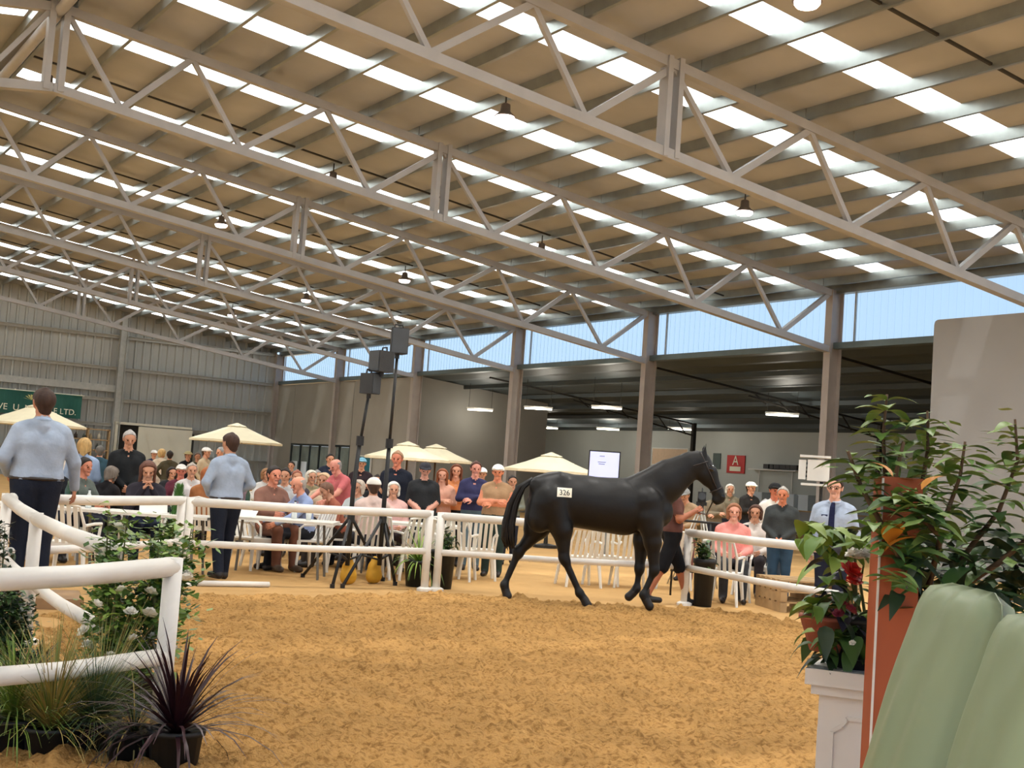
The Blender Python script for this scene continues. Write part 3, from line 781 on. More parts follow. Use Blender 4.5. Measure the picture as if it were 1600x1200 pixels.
    for i in range(40):
        f = i/39; a = hp(1000+f*400, 318-f*195+(-14 if .2 < f < .9 else 0), 0); L = 0.10+0.05*random.random()
        t.path([a+V3(0, 0, -.01), a+V3(.0, .06, .02), a+V3(-.03, .13, -L*.7), a+V3(-.05, .15, -L*1.6)], [.016, .018, .014, .003], 5)
    t.build('mane', mh, h, True)
    strap = mat('bridle_leather', (40, 30, 26), rough=0.4, var=0.1); brass = mat('brass', (190, 170, 120), rough=0.3, metal=0.9, var=0.05)
    def strap_ring(c0, c1, r, nm):
        # a loop of strap around the head at point c0 with plane normal along c0->c1
        c0 = Vector(c0); d = (Vector(c1)-c0).normalized(); b = Vector((0, 1, 0)); a = d.cross(b)
        m = MB(); m.path([c0+a*(r*math.cos(k*math.pi/8))+b*(r*.78*math.sin(k*math.pi/8)) for k in range(17)], .009, 6)
        return m.build(nm, strap, h, True)
    strap_ring(hp(1525, 370), hp(1550, 430), .082, 'noseband'); strap_ring(hp(1400, 200), hp(1440, 330), .145, 'throat_strap')
    m = MB()
    for y in (-.092, .092): m.path([hp(1415, 120, y*.75), hp(1470, 250, y*1.02), hp(1520, 365, y*.8)], .008, 6)
    m.build('cheek_strap', strap, h, True)
    # hip number
    st = MB(); cpos = hp(493, 392, 0)
    stick = mat('sticker_white', (236, 232, 214), rough=0.6, var=0.03); ink = mat('black_ink', (25, 25, 28), rough=0.7, var=0)
    # find flank surface depth there
    near = V[(np.abs(V[:, 0]-cpos[0]) < .10) & (np.abs(V[:, 2]-cpos[2]) < .06)]
    ys = near[:, 1].min()
    n = 8; vs = []; fs = []
    def surf_y(x, z):
        dd_ = (V[:, 0]-x)**2+(V[:, 2]-z)**2; q = np.where(V[:, 1] < 0, dd_, 9); i = np.argsort(q)[:6]; return V[i, 1].mean()-.012
    for j in range(3):
        for i in range(n+1):
            x = cpos[0]-.088+.176*i/n; z = cpos[2]-.055+.11*j/2; vs.append((x, surf_y(x, z), z))
    for j in range(2):
        for i in range(n): fs.append((j*(n+1)+i, j*(n+1)+i+1, (j+1)*(n+1)+i+1, (j+1)*(n+1)+i))
    st.add(vs, fs); sk_ = st.build('hip_sticker', stick, h, True)
    tilt = math.atan2(surf_y(cpos[0], cpos[2]+.05)-surf_y(cpos[0], cpos[2]-.05), .10)
    yw = math.atan2(surf_y(cpos[0]+.08, cpos[2])-surf_y(cpos[0]-.08, cpos[2]), .16)
    text('326', .092, ink, sk_, (cpos[0], min(surf_y(cpos[0]+dx, cpos[2]) for dx in (-.06, 0, .06))-.004, cpos[2]-.004), (R_(90)-tilt, 0, yw), 'number', 0.0015)
    return h, hp
horse, _hp = build_horse()
hd = gp(1046, 944, 0.03); hd = at(1043, 944, 16.75)
hob, hK = person('person in dark polo and shorts leading the black horse from its far side', (hd[0], hd[1], 0.0), -YAW-R_(90)+R_(8), H=1.72, arms=(V3(.27, .02, 1.14), V3(.20, .24, 1.26)), arms_l='down', shirt=(96, 62, 54), pants=(24, 24, 27), shoes=(22, 20, 20), skn=(168, 104, 74), shorts=True, stride=-1.0, sleeve='short', hair=('short', (50, 38, 30)), h=0.018)

bpy.context.view_layer.update()
_w = horse.matrix_world.inverted() @ (hob.matrix_world @ Vector((hK['U'](V3(.19, .30, 1.25))*hK['s']).tolist()))
_a = Vector(_hp(1500, 455, .03).tolist()); ro = MB(); ro.path([_a, _a*.6+_w*.4-Vector((0, 0, .10)), _w], .009, 6)
ro.build('lead_rein', mat('bridle_leather', (40, 30, 26)), horse, True)
# ---------------------------------------------------------------- the ring staff in blue shirts
BLUE = (160, 173, 192); NAVY = (28, 33, 46)
m_belt = mat('belt_leather', (40, 30, 24), rough=0.4, var=0.1); m_pf = mat('riser_plywood', (150, 118, 82), rough=0.7, var=0.15)
p = at(62, 700, 12.25)
rs = MB(); rs.box((0, 0, .05), (1.0, .8, .10)); rs = rs.build('step_riser', m_pf, None, False, (p[0], p[1], 0), R_(-10)); tag(rs, 'low plywood step under the large man in blue at left', 'step')
big, kb = person('large man in pale blue shirt seen from behind at the left edge, looking up', (p[0], p[1], 0.10), to_cam(p)+R_(180+14), H=1.93, arms=(V3(.31, .02, 1.14), V3(.36, .12, .92)), arms_l=(V3(.30, -.04, 1.15), V3(.20, .20, 1.02)), shirt=BLUE, pants=NAVY, hair=('short', (58, 40, 32)), skn=(196, 138, 110), h=0.013, girth=1.14, nod=-.15, yaw=R_(8))
p = gp(349, 908); p = at(352, 800, 15.95)
m385, k385 = person('man in pale blue shirt and navy trousers standing behind the ring rail', (p[0], p[1], 0), to_cam(p)+R_(180+28), H=1.80, arms=(V3(.30, -.03, 1.16), V3(.13, .20, 1.02)), shirt=BLUE, pants=NAVY, hair=('short', (62, 42, 32)), h=0.013, stride=.45, yaw=R_(12), girth=1.05)
p = at(1306, 747, 15.0)
m1305, k1305 = person('man in glasses, blue shirt and navy tie beside the white rail', (p[0], p[1], 0), to_cam(p)+R_(-10), H=1.76, arms='down', shirt=(172, 186, 206), girth=1.08, pants=(36, 40, 56), hair=('short', (48, 34, 28)), h=0.013, skn=(226, 172, 148))
def belt(ob, K, g):
    b = MB(); n = 20; s = K['s']
    b.path([V3(.195*g*math.cos(2*math.pi*k/n), .128*g*math.sin(2*math.pi*k/n), .985)*s for k in range(n+1)], .016*s, 6); b.build('belt', m_belt, ob, True)
belt(big, kb, 1.14); belt(m385, k385, 1.05); belt(m1305, k1305, 1.0)
def collar(ob, K, rgb):
    b = MB(); n = 16; s = K['s']; pts = []
    for k in range(n+1):
        a = R_(80)+2*math.pi*(k/n)*.93; pts.append(K['U']((.068*math.cos(a), -.005+.066*math.sin(a), 1.485-.012*math.sin(a)))*s)
    b.path(pts, .017*s, 6); b.build('collar', cloth(rgb), ob, True)
collar(big, kb, (165, 186, 214)); collar(m385, k385, (165, 186, 214)); collar(m1305, k1305, (190, 204, 226))
tm = MB(); s = k1305['s']
V_ = [(-.02, .083, 1.475), (.02, .083, 1.475), (.028, .125, 1.42), (-.028, .125, 1.42), (.036, .152, 1.2), (-.036, .152, 1.2), (.042, .158, 1.06), (-.042, .158, 1.06), (0, .156, 1.02)]
vv = [V3(*q_)*s for q_ in V_]; vv2 = [v_-V3(0, .02, 0) for v_ in vv]
tm.add(vv+vv2, [(0, 1, 2, 3), (3, 2, 4, 5), (5, 4, 6, 7), (7, 6, 8), (9, 12, 11, 10), (12, 14, 13, 11), (14, 16, 15, 13)]); tm.build('tie', cloth((32, 36, 66)), m1305)
gm = MB()
for x in (-.033, .033):
    gm.path(k1305['head'](np.array([(x+.026*math.cos(k*math.pi/6), .102, .006+.02*math.sin(k*math.pi/6)) for k in range(13)])).tolist(), .0035, 5)
gm.path(k1305['head'](np.array([(-.009, .106, .01), (.009, .106, .01)])).tolist(), .003, 5)
for x in (-1, 1): gm.path(k1305['head'](np.array([(x*.058, .1, .012), (x*.088, .0, .012)])).tolist(), .003, 5)
gm.build('glasses', mat('spectacle_frame', (30, 22, 20), rough=0.3, var=0), m1305)
# badge on chest
gm = MB(); gm.box(tuple(V3(.085, .125, 1.32)*s), (.07, .012, .02)); gm.build('name_badge', cloth((40, 46, 80)), m1305)

# ---------------------------------------------------------------- white tube rails of the ring
m_rail = mat('white_painted_pipe', (232, 228, 220), rough=0.4, var=0.05, scale=5, spec=0.5)
def pipe_panel(label, a, b, za, zb, posts=(0, 1), r=.052, low=.5, rl=.042, foot=True, low_pts=None, ends=(0, 0)):
    a = V3(*a); b = V3(*b); o = V3(a[0], a[1], 0)
    t = thing('rail_panel', label, 'fence', o, 0, 'white pipe rails of the sale ring')
    d = (b-a)/np.linalg.norm(b-a)
    P = lambda f, z: (a[0]+(b[0]-a[0])*f-o[0], a[1]+(b[1]-a[1])*f-o[1], z)
    m = MB(); m.path([P(-ends[0], za-r), P(.5, (za+zb)/2-r-.012), P(1+ends[1], zb-r)], r, 14); m.build('top_rail', m_rail, t, True)
    m = MB(); m.path([P(0, low-.01), P(.5, low-.02), P(1, low)], rl, 12); m.build('lower_rail', m_rail, t, True)
    for f in posts:
        z = za+(zb-za)*f
        m = MB(); x, y, _ = P(f, 0)
        m.path([(x, y, 0), (x, y, z-.005)], .05, 12); m.build('post', m_rail, t, True)
        if foot:
            m = MB(); m.lathe([(.10, 0), (.10, .03), (.06, .05)], 12, (x, y, 0)); m.build('foot_plate', m_rail, t)
    return t
def base(px, py, dep):
    q = at(px, py, dep); return V3(q[0], q[1], 0), q[2]
bN, zN = base(272, 870, 6.75); bNl, zNl = base(-60, 890, 5.6)
bP0, zP0 = base(12, 770, 11.95); bP1, zP1 = base(58, 800, 9.8)
bA, zA = base(285, 775, 14.85); bB, zB = base(672, 797, 16.4); bB2, zB2 = base(690, 800, 16.5); bC, zC = base(1076, 826, 16.95); bD, zD = base(1312, 852, 13.9); bA2, zA2 = base(298, 777, 14.9)
bQ = bP1+(bN-bP1)*.80+V3(-.10, .25, 0)
pipe_panel('nearest white rail panel crossing the left foreground above the potted plants', bN, bNl, zN, zNl, low=.46, rl=.045)
pipe_panel('white rail panel running away from the rose bush at left', bP1, bQ, zP1, .98, posts=(0,), low=.47)
pipe_panel('short white rail link beside the large man in blue', bP0, bP1, zP0, zP1, posts=(0,), low=.47)
pipe_panel('far left white rail panel in front of the drinks tables', bP0+V3(.05, .06, 0), bA, zP0, zA, posts=(1,))
pipe_panel('white rail panel in front of the two speaker tripods', bA2, bB, zA2, zB)
pipe_panel('white rail panel directly behind the black horse', bB2, bC-V3(.12, -.06, 0), zB2, zC, posts=(0,))
pipe_panel('white rail panel at right ending near the man with glasses', bC, bD, zC, zD, posts=(0,))
q0 = gp(305, 916); lp = MB(); q1 = gp(420, 918)
lp.path([(0, 0, .035), (q1[0]-q0[0], q1[1]-q0[1], .035)], .034, 10); o = lp.build('loose_pipe', m_rail, None, True, (q0[0], q0[1], 0)); tag(o, 'loose white pipe lying on the sand by the blue-shirted man', 'pipe')
# ---------------------------------------------------------------- white plastic armchairs
m_pl = mat('white_plastic', (232, 230, 222), rough=0.4, var=0.04, spec=0.5)
def make_chair():
    c = thing('plastic_chair', 'x', 'chair', group='white plastic chairs of the crowd')
    m = MB(); m.prism([(-.24, -.22), (.24, -.22), (.25, .24), (-.25, .24)], .415, .44, 'z')
    m.box((0, .235, .405), (.5, .02, .05)); m.box((0, -.215, .405), (.46, .02, .05)); m.build('seat', m_pl, c)
    m = MB()
    f = lambda x, z: (x, -.22-.16*(z-.43)/.45, z)
    m.path([f(-.23, .42), f(-.245, .65), f(-.2, .85), f(0, .885), f(.2, .85), f(.245, .65), f(.23, .42)], .018, 6)
    for x in (-.15, -.075, 0, .075, .15): m.bar(f(x, .42), f(x, .865), .045, .012, up=(0, 1, .3))
    m.build('backrest', m_pl, c)
    for sx in (-1, 1):
        for sy in (-1, 1):
            m = MB(); m.path([(sx*.22, sy*.20, .42), (sx*.265, sy*.25, 0)], [.03, .02], 6); m.build('leg', m_pl, c)
        m = MB(); m.path([(sx*.245, -.27, .64), (sx*.275, -.05, .655), (sx*.275, .17, .65), (sx*.25, .22, .6), (sx*.235, .21, .43)], .018, 6); m.build('armrest', m_pl, c)
    return c
_chair0 = make_chair(); _used = [False]
def chair(label, loc, rz):
    if not _used[0]: c = _chair0; _used[0] = True
    else: c = copy_tree(_chair0)
    c['label'] = label; c.location = (float(loc[0]), float(loc[1]), 0); c.rotation_euler = (0, 0, rz); return c

# ---------------------------------------------------------------- trestle tables
m_top = mat('white_laminate', (226, 222, 212), rough=0.5, var=0.04); m_tleg = mat('grey_table_leg', (120, 118, 112), rough=0.5, metal=0.3, var=0.05)
def table(label, loc, rz, L=1.8, Wd=.75, cloth_=None):
    t = thing('trestle_table', label, 'table', (loc[0], loc[1], 0), rz, 'tables of the crowd')
    m = MB(); m.box((0, 0, .735), (L, Wd, .035)); m.build('table_top', m_top, t)
    for sx in (-1, 1):
        for sy in (-1, 1):
            m = MB(); m.path([(sx*(L/2-.2), sy*(Wd/2-.1), .72), (sx*(L/2-.15), sy*(Wd/2-.06), 0)], .018, 6); m.build('leg', m_tleg, t)
    return t
def tabled(px, py, dep): q_ = at(px, py, dep); return V3(q_[0], q_[1], 0)

# ---------------------------------------------------------------- crowd, placed by sight line and distance
def crowd(label, px, ytop, dep, face=0, sit=False, ch=True, **k):
    q_ = at(px, ytop, dep); z = q_[2]
    H = z if not sit else z*1.755/1.352
    lo_, hi_ = (1.52, 1.92) if not sit else (1.55, 1.95)
    if not lo_ <= H <= hi_:
        Ht = min(max(H, lo_), hi_); zt = Ht if not sit else Ht*1.352/1.755
        if abs(z-EYE) > .02 and (zt-EYE)*(z-EYE) > 0:
            d2 = dep*(zt-EYE)/(z-EYE)
            d2 = min(max(d2, dep*.86), dep*1.16); q_ = at(px, ytop, d2)
        H = Ht
    rz = to_cam(q_)+R_(face)
    loc = (q_[0], q_[1], 0)
    ob, K = person(label, loc, rz, H=H, sit=sit, group=None, **k)
    if sit and ch:
        s_ = K['s']; yo = -.06
        chair('white plastic chair under the '+label.split(',')[0].replace('seated ', ''), (q_[0]-math.sin(rz)*yo, q_[1]+math.cos(rz)*yo), rz)
    return ob, K
GREY = (150, 148, 145); BLOND = (196, 160, 104); BROWN = (74, 50, 36); DK = (38, 30, 26); WHT = (216, 212, 205)
# left cluster
crowd('woman with blonde hair in pale blue blouse seen from behind', 133, 685, 18.8, 175, shirt=(156, 176, 206), pants=(40, 44, 60), hair=('long', BLOND), arms='front')
crowd('man in dark teal jacket seen from behind, by the cream door', 157, 697, 25, 178, shirt=(46, 72, 84), pants=(50, 55, 70), hair=('short', (90, 86, 80)), arms='pocket')
crowd('grey-haired man in black jacket standing before the dark doorway', 203, 674, 19.0, 8, shirt=(34, 36, 38), pants=(36, 36, 40), hair=('short', (176, 172, 168)), arms='low', girth=1.12, nod=.2)
crowd('seated man in black shirt behind the big blue-shirted man', 84, 709, 17.2, 10, True, shirt=(32, 33, 38), hair=('short', DK), arms='table')
crowd('seated man with dark hair looking left at the bottles', 136, 717, 17.6, 50, True, shirt=(96, 104, 98), hair=('short', DK), arms='table', skn=(214, 140, 112))
crowd('seated person in black hunched over the table', 166, 727, 18.6, 140, True, shirt=(30, 28, 30), hair=('bob', (120, 110, 100)), arms='table', lean=.25)
crowd('seated woman with long brown hair reading a white card', 233, 722, 17.0, 5, True, shirt=(44, 40, 48), pants=(38, 46, 68), hair=('long', (96, 58, 42)), arms='chin', nod=.3)
crowd('person in cream top standing before the cream door', 253, 702, 33, 150, shirt=(206, 190, 168), hair=('bob', BLOND), pants=(200, 190, 180))
crowd('man in brown jacket standing before the cream door', 266, 705, 32, 185, shirt=(74, 68, 50), pants=(90, 90, 84), hair=('short', DK), arms='hips')
crowd('person in navy with white cap far behind the tables', 241, 704, 36, 20, shirt=(50, 62, 90), hat=('cap', (225, 225, 222)))
crowd('person in black with straw hat at the door end', 294, 706, 34, 30, shirt=(26, 26, 28), hat=('hat', (170, 160, 120)))
crowd('man in beige shirt and white cap under the left parasol', 322, 700, 31, 60, shirt=(196, 176, 146), pants=(90, 80, 66), hat=('cap', (236, 232, 226)), arms='pocket')
crowd('grey-haired man in tan jacket under the left parasol', 347, 700, 30, -60, shirt=(190, 160, 130), pants=(80, 70, 60), hair=('short', GREY), arms='folded')
crowd('seated person in maroon top and white cap', 284, 727, 22.5, 0, True, shirt=(96, 44, 58), hat=('cap', WHT), arms='table', skn=(214, 130, 110))
crowd('seated grey-haired man in white shirt with dark vest', 301, 725, 22.0, 10, True, shirt=(212, 206, 204), hair=('short', (170, 160, 150)), arms='table')
crowd('seated woman with auburn hair seen from behind', 327, 731, 19.9, 165, True, shirt=(168, 110, 70), hair=('long', (170, 98, 52)), arms='table')
crowd('seated person in pink-white cap and dark top', 346, 727, 22.2, 20, True, shirt=(60, 56, 66), hat=('cap', (240, 220, 214)), arms='table')
# behind and right of the second blue shirt
crowd('seated man with dark hair in brown waistcoat', 431, 730, 18.2, 30, True, shirt=(136, 98, 84), pants=(112, 74, 58), shoes=(84, 70, 58), hair=('short', DK), arms='table', skn=(214, 140, 112))
crowd('seated man in black and white shirt beside brown waistcoat', 446, 733, 21.0, -10, True, shirt=(196, 198, 200), hair=('short', DK), arms='table')
crowd('seated red-haired person in the middle of the crowd', 465, 736, 23.0, 5, True, shirt=(70, 64, 70), hair=('short', (150, 90, 70)), arms='table')
crowd('seated bald man in light blue shirt turned to the left', 478, 744, 18.2, -62, True, shirt=(150, 166, 204), pants=(40, 42, 48), hair=('thin', (170, 160, 150)), arms='reach', skn=(214, 146, 118), lean=.2)
crowd('seated white-haired woman under the glass shopfront', 488, 736, 24.0, 20, True, shirt=(150, 140, 110), hair=('bob', (214, 206, 190)), arms='table')
crowd('seated blonde woman in cream left of the pink polo', 506, 740, 21.5, -20, True, shirt=(210, 186, 160), hair=('bob', (208, 176, 140)), arms='table')
crowd('man in salmon pink polo leaning over the table', 541, 716, 20.8, -50, shirt=(204, 110, 112), pants=(50, 48, 56), hair=('thin', GREY), arms='reach', lean=.30, skn=(222, 150, 130), girth=1.1, sleeve='short')
crowd('seated man in rust brown shirt bent over his plate', 531, 752, 19.1, -70, True, shirt=(150, 88, 68), pants=(60, 52, 46), hair=('short', (110, 78, 60)), arms='table', lean=.35)
crowd('man in navy shirt standing far behind the pink polo', 516, 710, 29.0, 15, shirt=(38, 44, 60), hair=('short', DK), arms='pocket')
crowd('man with blue cap and dark shirt beside the teal poster', 566, 716, 26.0, 0, shirt=(46, 36, 40), hat=('cap', (120, 170, 190)), arms='folded')
crowd('tall man in dark suit with ruddy face under the parasol pair', 622, 706, 20.5, -12, shirt=(34, 38, 50), pants=(30, 32, 40), hair=('short', (170, 132, 100)), skn=(222, 138, 108), arms='down', girth=1.06)
crowd('man in black hooded top and dark cap, arms low', 665, 724, 19.8, 5, shirt=(38, 39, 41), pants=(44, 50, 56), hat=('cap', (52, 52, 58)), arms='low', girth=1.2, skn=(206, 150, 130), nod=.25, sleeve='mid')
crowd('girl in peach top with arms folded', 692, 733, 20.8, 0, shirt=(234, 176, 152), pants=(50, 72, 74), hair=('long', (150, 84, 50)), arms='folded', sleeve='short', skn=(232, 170, 142))
crowd('girl in orange top with long brown hair', 714, 726, 21.2, 0, shirt=(224, 148, 96), pants=(40, 44, 46), hair=('long', (112, 62, 38)), arms='folded', sleeve='none', skn=(232, 168, 136))
crowd('young man in navy vest over white shirt, arms folded', 744, 722, 20.6, 8, shirt=(58, 58, 92), pants=(92, 112, 122), hair=('short', (80, 48, 38)), arms='folded', skn=(226, 156, 136))
crowd('person with white cap behind the navy vest', 754, 732, 24.0, 0, shirt=(50, 56, 60), hat=('cap', (240, 240, 238)))
crowd('man in white cap and khaki orange shirt, arms folded', 779, 727, 19.6, -5, shirt=(172, 138, 104), pants=(46, 62, 58), hat=('cap', (240, 238, 232)), arms='folded', sleeve='none', skn=(224, 144, 108), girth=1.12)
crowd('woman in grey-green at the edge of the horse tail', 801, 744, 22.5, 10, shirt=(120, 124, 112), hair=('short', DK), arms='front')
crowd('seated person with grey hair beside the shorter speaker pole', 559, 751, 19.8, -30, True, shirt=(190, 196, 196), hair=('bob', (190, 176, 160)), arms='table')
crowd('seated woman in white cap and floral blouse', 584, 748, 17.8, 190, True, shirt=(222, 196, 186), hat=('cap', (242, 238, 228)), hair=('short', BROWN), arms='table')
crowd('seated person in orange top between the two speaker poles', 599, 757, 20.6, 160, True, shirt=(228, 152, 112), hair=('bob', (226, 170, 130)), arms='table')
crowd('seated white-haired woman in pink print blouse', 616, 754, 19.6, 6, True, shirt=(222, 178, 170), hair=('bob', (226, 220, 206)), arms='lap', pants=(66, 56, 60))
# right cluster
crowd('camera operator in brown vest bending behind the horse head', 1077, 762, 21.5, -20, shirt=(178, 150, 118), pants=(120, 80, 74), hat=('cap', (140, 140, 136)), arms='front', lean=.3)
crowd('white-haired man in khaki near the red sign', 1141, 757, 29.0, 10, shirt=(120, 112, 92), hair=('bob', (220, 216, 206)))
crowd('man in white cap and black jacket near the red sign', 1173, 754, 27.0, 40, shirt=(40, 38, 36), hat=('cap', (240, 238, 226)), arms='folded')
crowd('seated woman in coral pink blouse at the black railing', 1148, 788, 18.2, 5, True, shirt=(236, 150, 140), pants=(60, 62, 66), hair=('bob', (150, 100, 70)), arms='lap', skn=(232, 170, 146))
crowd('seated woman in white top and dark cardigan', 1181, 790, 19.4, -5, True, shirt=(214, 204, 196), pants=(46, 42, 46), hair=('bob', (80, 52, 40)), arms='lap')
crowd('man in black cap and white shirt half hidden by dark jacket', 1211, 756, 20.2, 20, shirt=(226, 220, 210), pants=(56, 70, 86), hat=('cap', (34, 34, 34)), skn=(206, 122, 92))
crowd('grey-haired man in charcoal jumper and jeans at the right rail', 1224, 762, 18.6, -6, shirt=(62, 66, 66), pants=(58, 84, 106), hair=('short', (172, 168, 160)), arms='low', girth=1.16, skn=(220, 140, 104))

# back rows
for lb, px, yt, dp, fc, st_, sh_c, hr in (('standing woman in white top left of the teal jacket', 112, 703, 27, 20, False, (214, 208, 200), ('bob', BROWN)), ('seated man in grey behind the hunched person', 182, 735, 22, -30, True, (110, 112, 116), ('short', GREY)),
     ('seated woman in black left of the maroon top', 270, 731, 24.5, 15, True, (40, 40, 44), ('bob', DK)), ('standing man in olive behind the beige shirt', 309, 708, 35, 10, False, (96, 92, 70), ('short', BROWN)), ('seated man in check shirt behind the second blue shirt', 368, 734, 23.5, 0, True, (120, 100, 104), ('short', BROWN)),
     ('seated woman in white behind the brown waistcoat', 418, 733, 25.5, 20, True, (206, 204, 200), ('bob', (150, 110, 76))), ('standing man in grey shirt before the shopfront', 456, 722, 31, -15, False, (110, 114, 120), ('short', DK)), ('seated grey-haired man before the lit doorway', 497, 736, 26.5, 25, True, (84, 86, 100), ('short', GREY)),
     ('seated woman in dark dress between pink polo and poles', 528, 740, 24.5, -10, True, (60, 50, 56), ('bob', BROWN)), ('seated man in black behind the white cap', 590, 743, 24.0, 0, True, (36, 36, 40), ('short', DK)), ('seated woman in white right of the pink blouse', 640, 752, 22.6, -20, True, (206, 200, 190), ('bob', GREY)),
     ('standing man in khaki between camera and red sign', 1118, 764, 27, 15, False, (120, 108, 88), ('short', DK)), ('seated man in tan shirt behind the charcoal jumper', 1197, 782, 23, 10, True, (170, 130, 104), ('short', GREY))):
    crowd(lb, px, yt, dp, fc, st_, shirt=sh_c, hair=hr, arms='table' if st_ else 'folded')
# empty chairs in view
for lb, px, py, dep, fc in (('empty white plastic chair in front of the left table', 110, 850, 14.6, 160), ('empty white plastic chair beside the brown waistcoat', 398, 868, 17.8, 40),
     ('empty white plastic chair left of the paired rail posts', 645, 872, 17.9, 200), ('empty white plastic chair touching the first', 662, 868, 18.6, 210), ('white plastic chair nearest the paired posts, back to the ring', 712, 870, 18.4, 170), ('white plastic chair left of the horse tail', 745, 872, 18.8, 185),
     ('white plastic chair seen between the hind legs of the horse', 905, 878, 18.8, 200), ('white plastic chair under the horse belly', 940, 876, 19.4, 180), ('white plastic chair behind the horse elbow', 985, 880, 19.2, 190), ('white plastic chair behind the handler', 1050, 880, 19.6, 190),
     ('white plastic chair in front of the coral blouse', 1128, 893, 17.4, 170)):
    q_ = at(px, py, dep); chair(lb, q_, to_cam(q_)+R_(fc))
# tables
tb = [('long white table behind the large man in blue', 58, 775, 16.2, -YAW+R_(4), 1.6), ('white table in front of the brown-haired reader', 250, 775, 16.2, -YAW, 1.4), ('white table of the maroon and white caps', 300, 770, 20.9, -YAW, 2.2), ('white table right of the second blue-shirted man', 440, 785, 17.15, -YAW, 1.5),
      ('white table under the salmon pink polo', 478, 790, 19.7, -YAW, 1.1), ('white table between tripod and paired posts', 640, 795, 18.75, -YAW, 1.5)]
tabs = []
for lb, px, py, dep, rz, L in tb:
    q_ = tabled(px, py, dep); tabs.append((table(lb, q_, rz, L), q_, rz, L))
# things on the tables
m_bot = mat('green_bottle', (44, 70, 50), rough=0.15, var=0.1, spec=0.6); m_cl = mat('clear_plastic_cup', (214, 220, 220), rough=0.2, var=0.03, spec=0.6); m_pap = mat('paper', (238, 234, 228), rough=0.8, var=0.02)
def bottle(label, loc, m, h=.3):
    t = thing('bottle', label, 'bottle', loc, 0, 'drinks on the tables')
    b = MB(); b.lathe([(.036, 0), (.038, .01), (.038, h*.6), (.015, h*.78), (.014, h*.95)], 10); b.build('glass_body', m, t, True)
    b = MB(); b.lathe([(.016, h*.94), (.016, h)], 10); b.build('cap', m_dark, t)
    return t
def on_table(i, u, v):
    t, q_, rz, L = tabs[i]; return (q_[0]+math.cos(rz)*u*L/2-math.sin(rz)*v, q_[1]+math.sin(rz)*u*L/2+math.cos(rz)*v, .753)
for lb, i, u, v, m, h in (('green bottle at the right end of the long left table', 0, .55, .1, m_bot, .32), ('second green bottle on the long left table', 0, .4, .2, m_bot, .34), ('clear bottle on the long left table', 0, .8, 0, m_cl, .24),
      ('clear water bottle by the maroon cap', 2, -.5, .1, m_cl, .25), ('green wine bottle on the caps table', 2, .1, .2, m_bot, .32), ('clear bottle near the pink cap', 2, .55, .1, m_cl, .26), ('dark bottle right of the caps table', 2, .8, .15, m_bot, .3),
      ('clear bottle on the table by the brown waistcoat', 3, .2, .2, m_cl, .24), ('dark bottle under the pink polo', 4, -.3, .15, m_bot, .26)):
    bottle(lb, on_table(i, u, v), m, h)
for lb, i, u, v in (('clear cup on the long left table', 0, .2, -.1), ('clear cup by the maroon cap', 2, -.7, -.1), ('clear cup in the middle of the caps table', 2, -.2, -.15), ('clear cup at the end of the caps table', 2, .35, -.1), ('clear cup right of the second blue shirt', 3, .5, .0), ('clear cup by the pole', 5, -.4, .1)):
    b = MB(); b.lathe([(.03, 0), (.042, .11), (.039, .11), (.028, .008)], 10); o = b.build('plastic_cup', m_cl, None, True, on_table(i, u, v)); tag(o, lb, 'cup', 'drinks on the tables')
def card(label, loc, rz, wd, ht, tilt=R_(70)):
    t = MB(); q3 = Matrix.Rotation(tilt, 3, 'X')
    t.box((0, 0, ht/2*math.sin(tilt)), (wd, ht, .006), M=q3); o = t.build('catalogue_card', m_pap, None, False, loc, rz); tag(o, label, 'card'); return o
card('white menu card standing before the brown-haired reader', on_table(1, .45, .05), -YAW, .20, .24)
card('white card standing under the pink polo', on_table(4, -.15, -.1), -YAW, .2, .22)
card('white folded papers at the middle of the near left table', on_table(1, -.1, .0), -YAW+.3, .34, .3, R_(35))
card('white papers on the knee-high edge by the brown waistcoat', on_table(3, -.6, -.1), -YAW, .3, .22, R_(20))

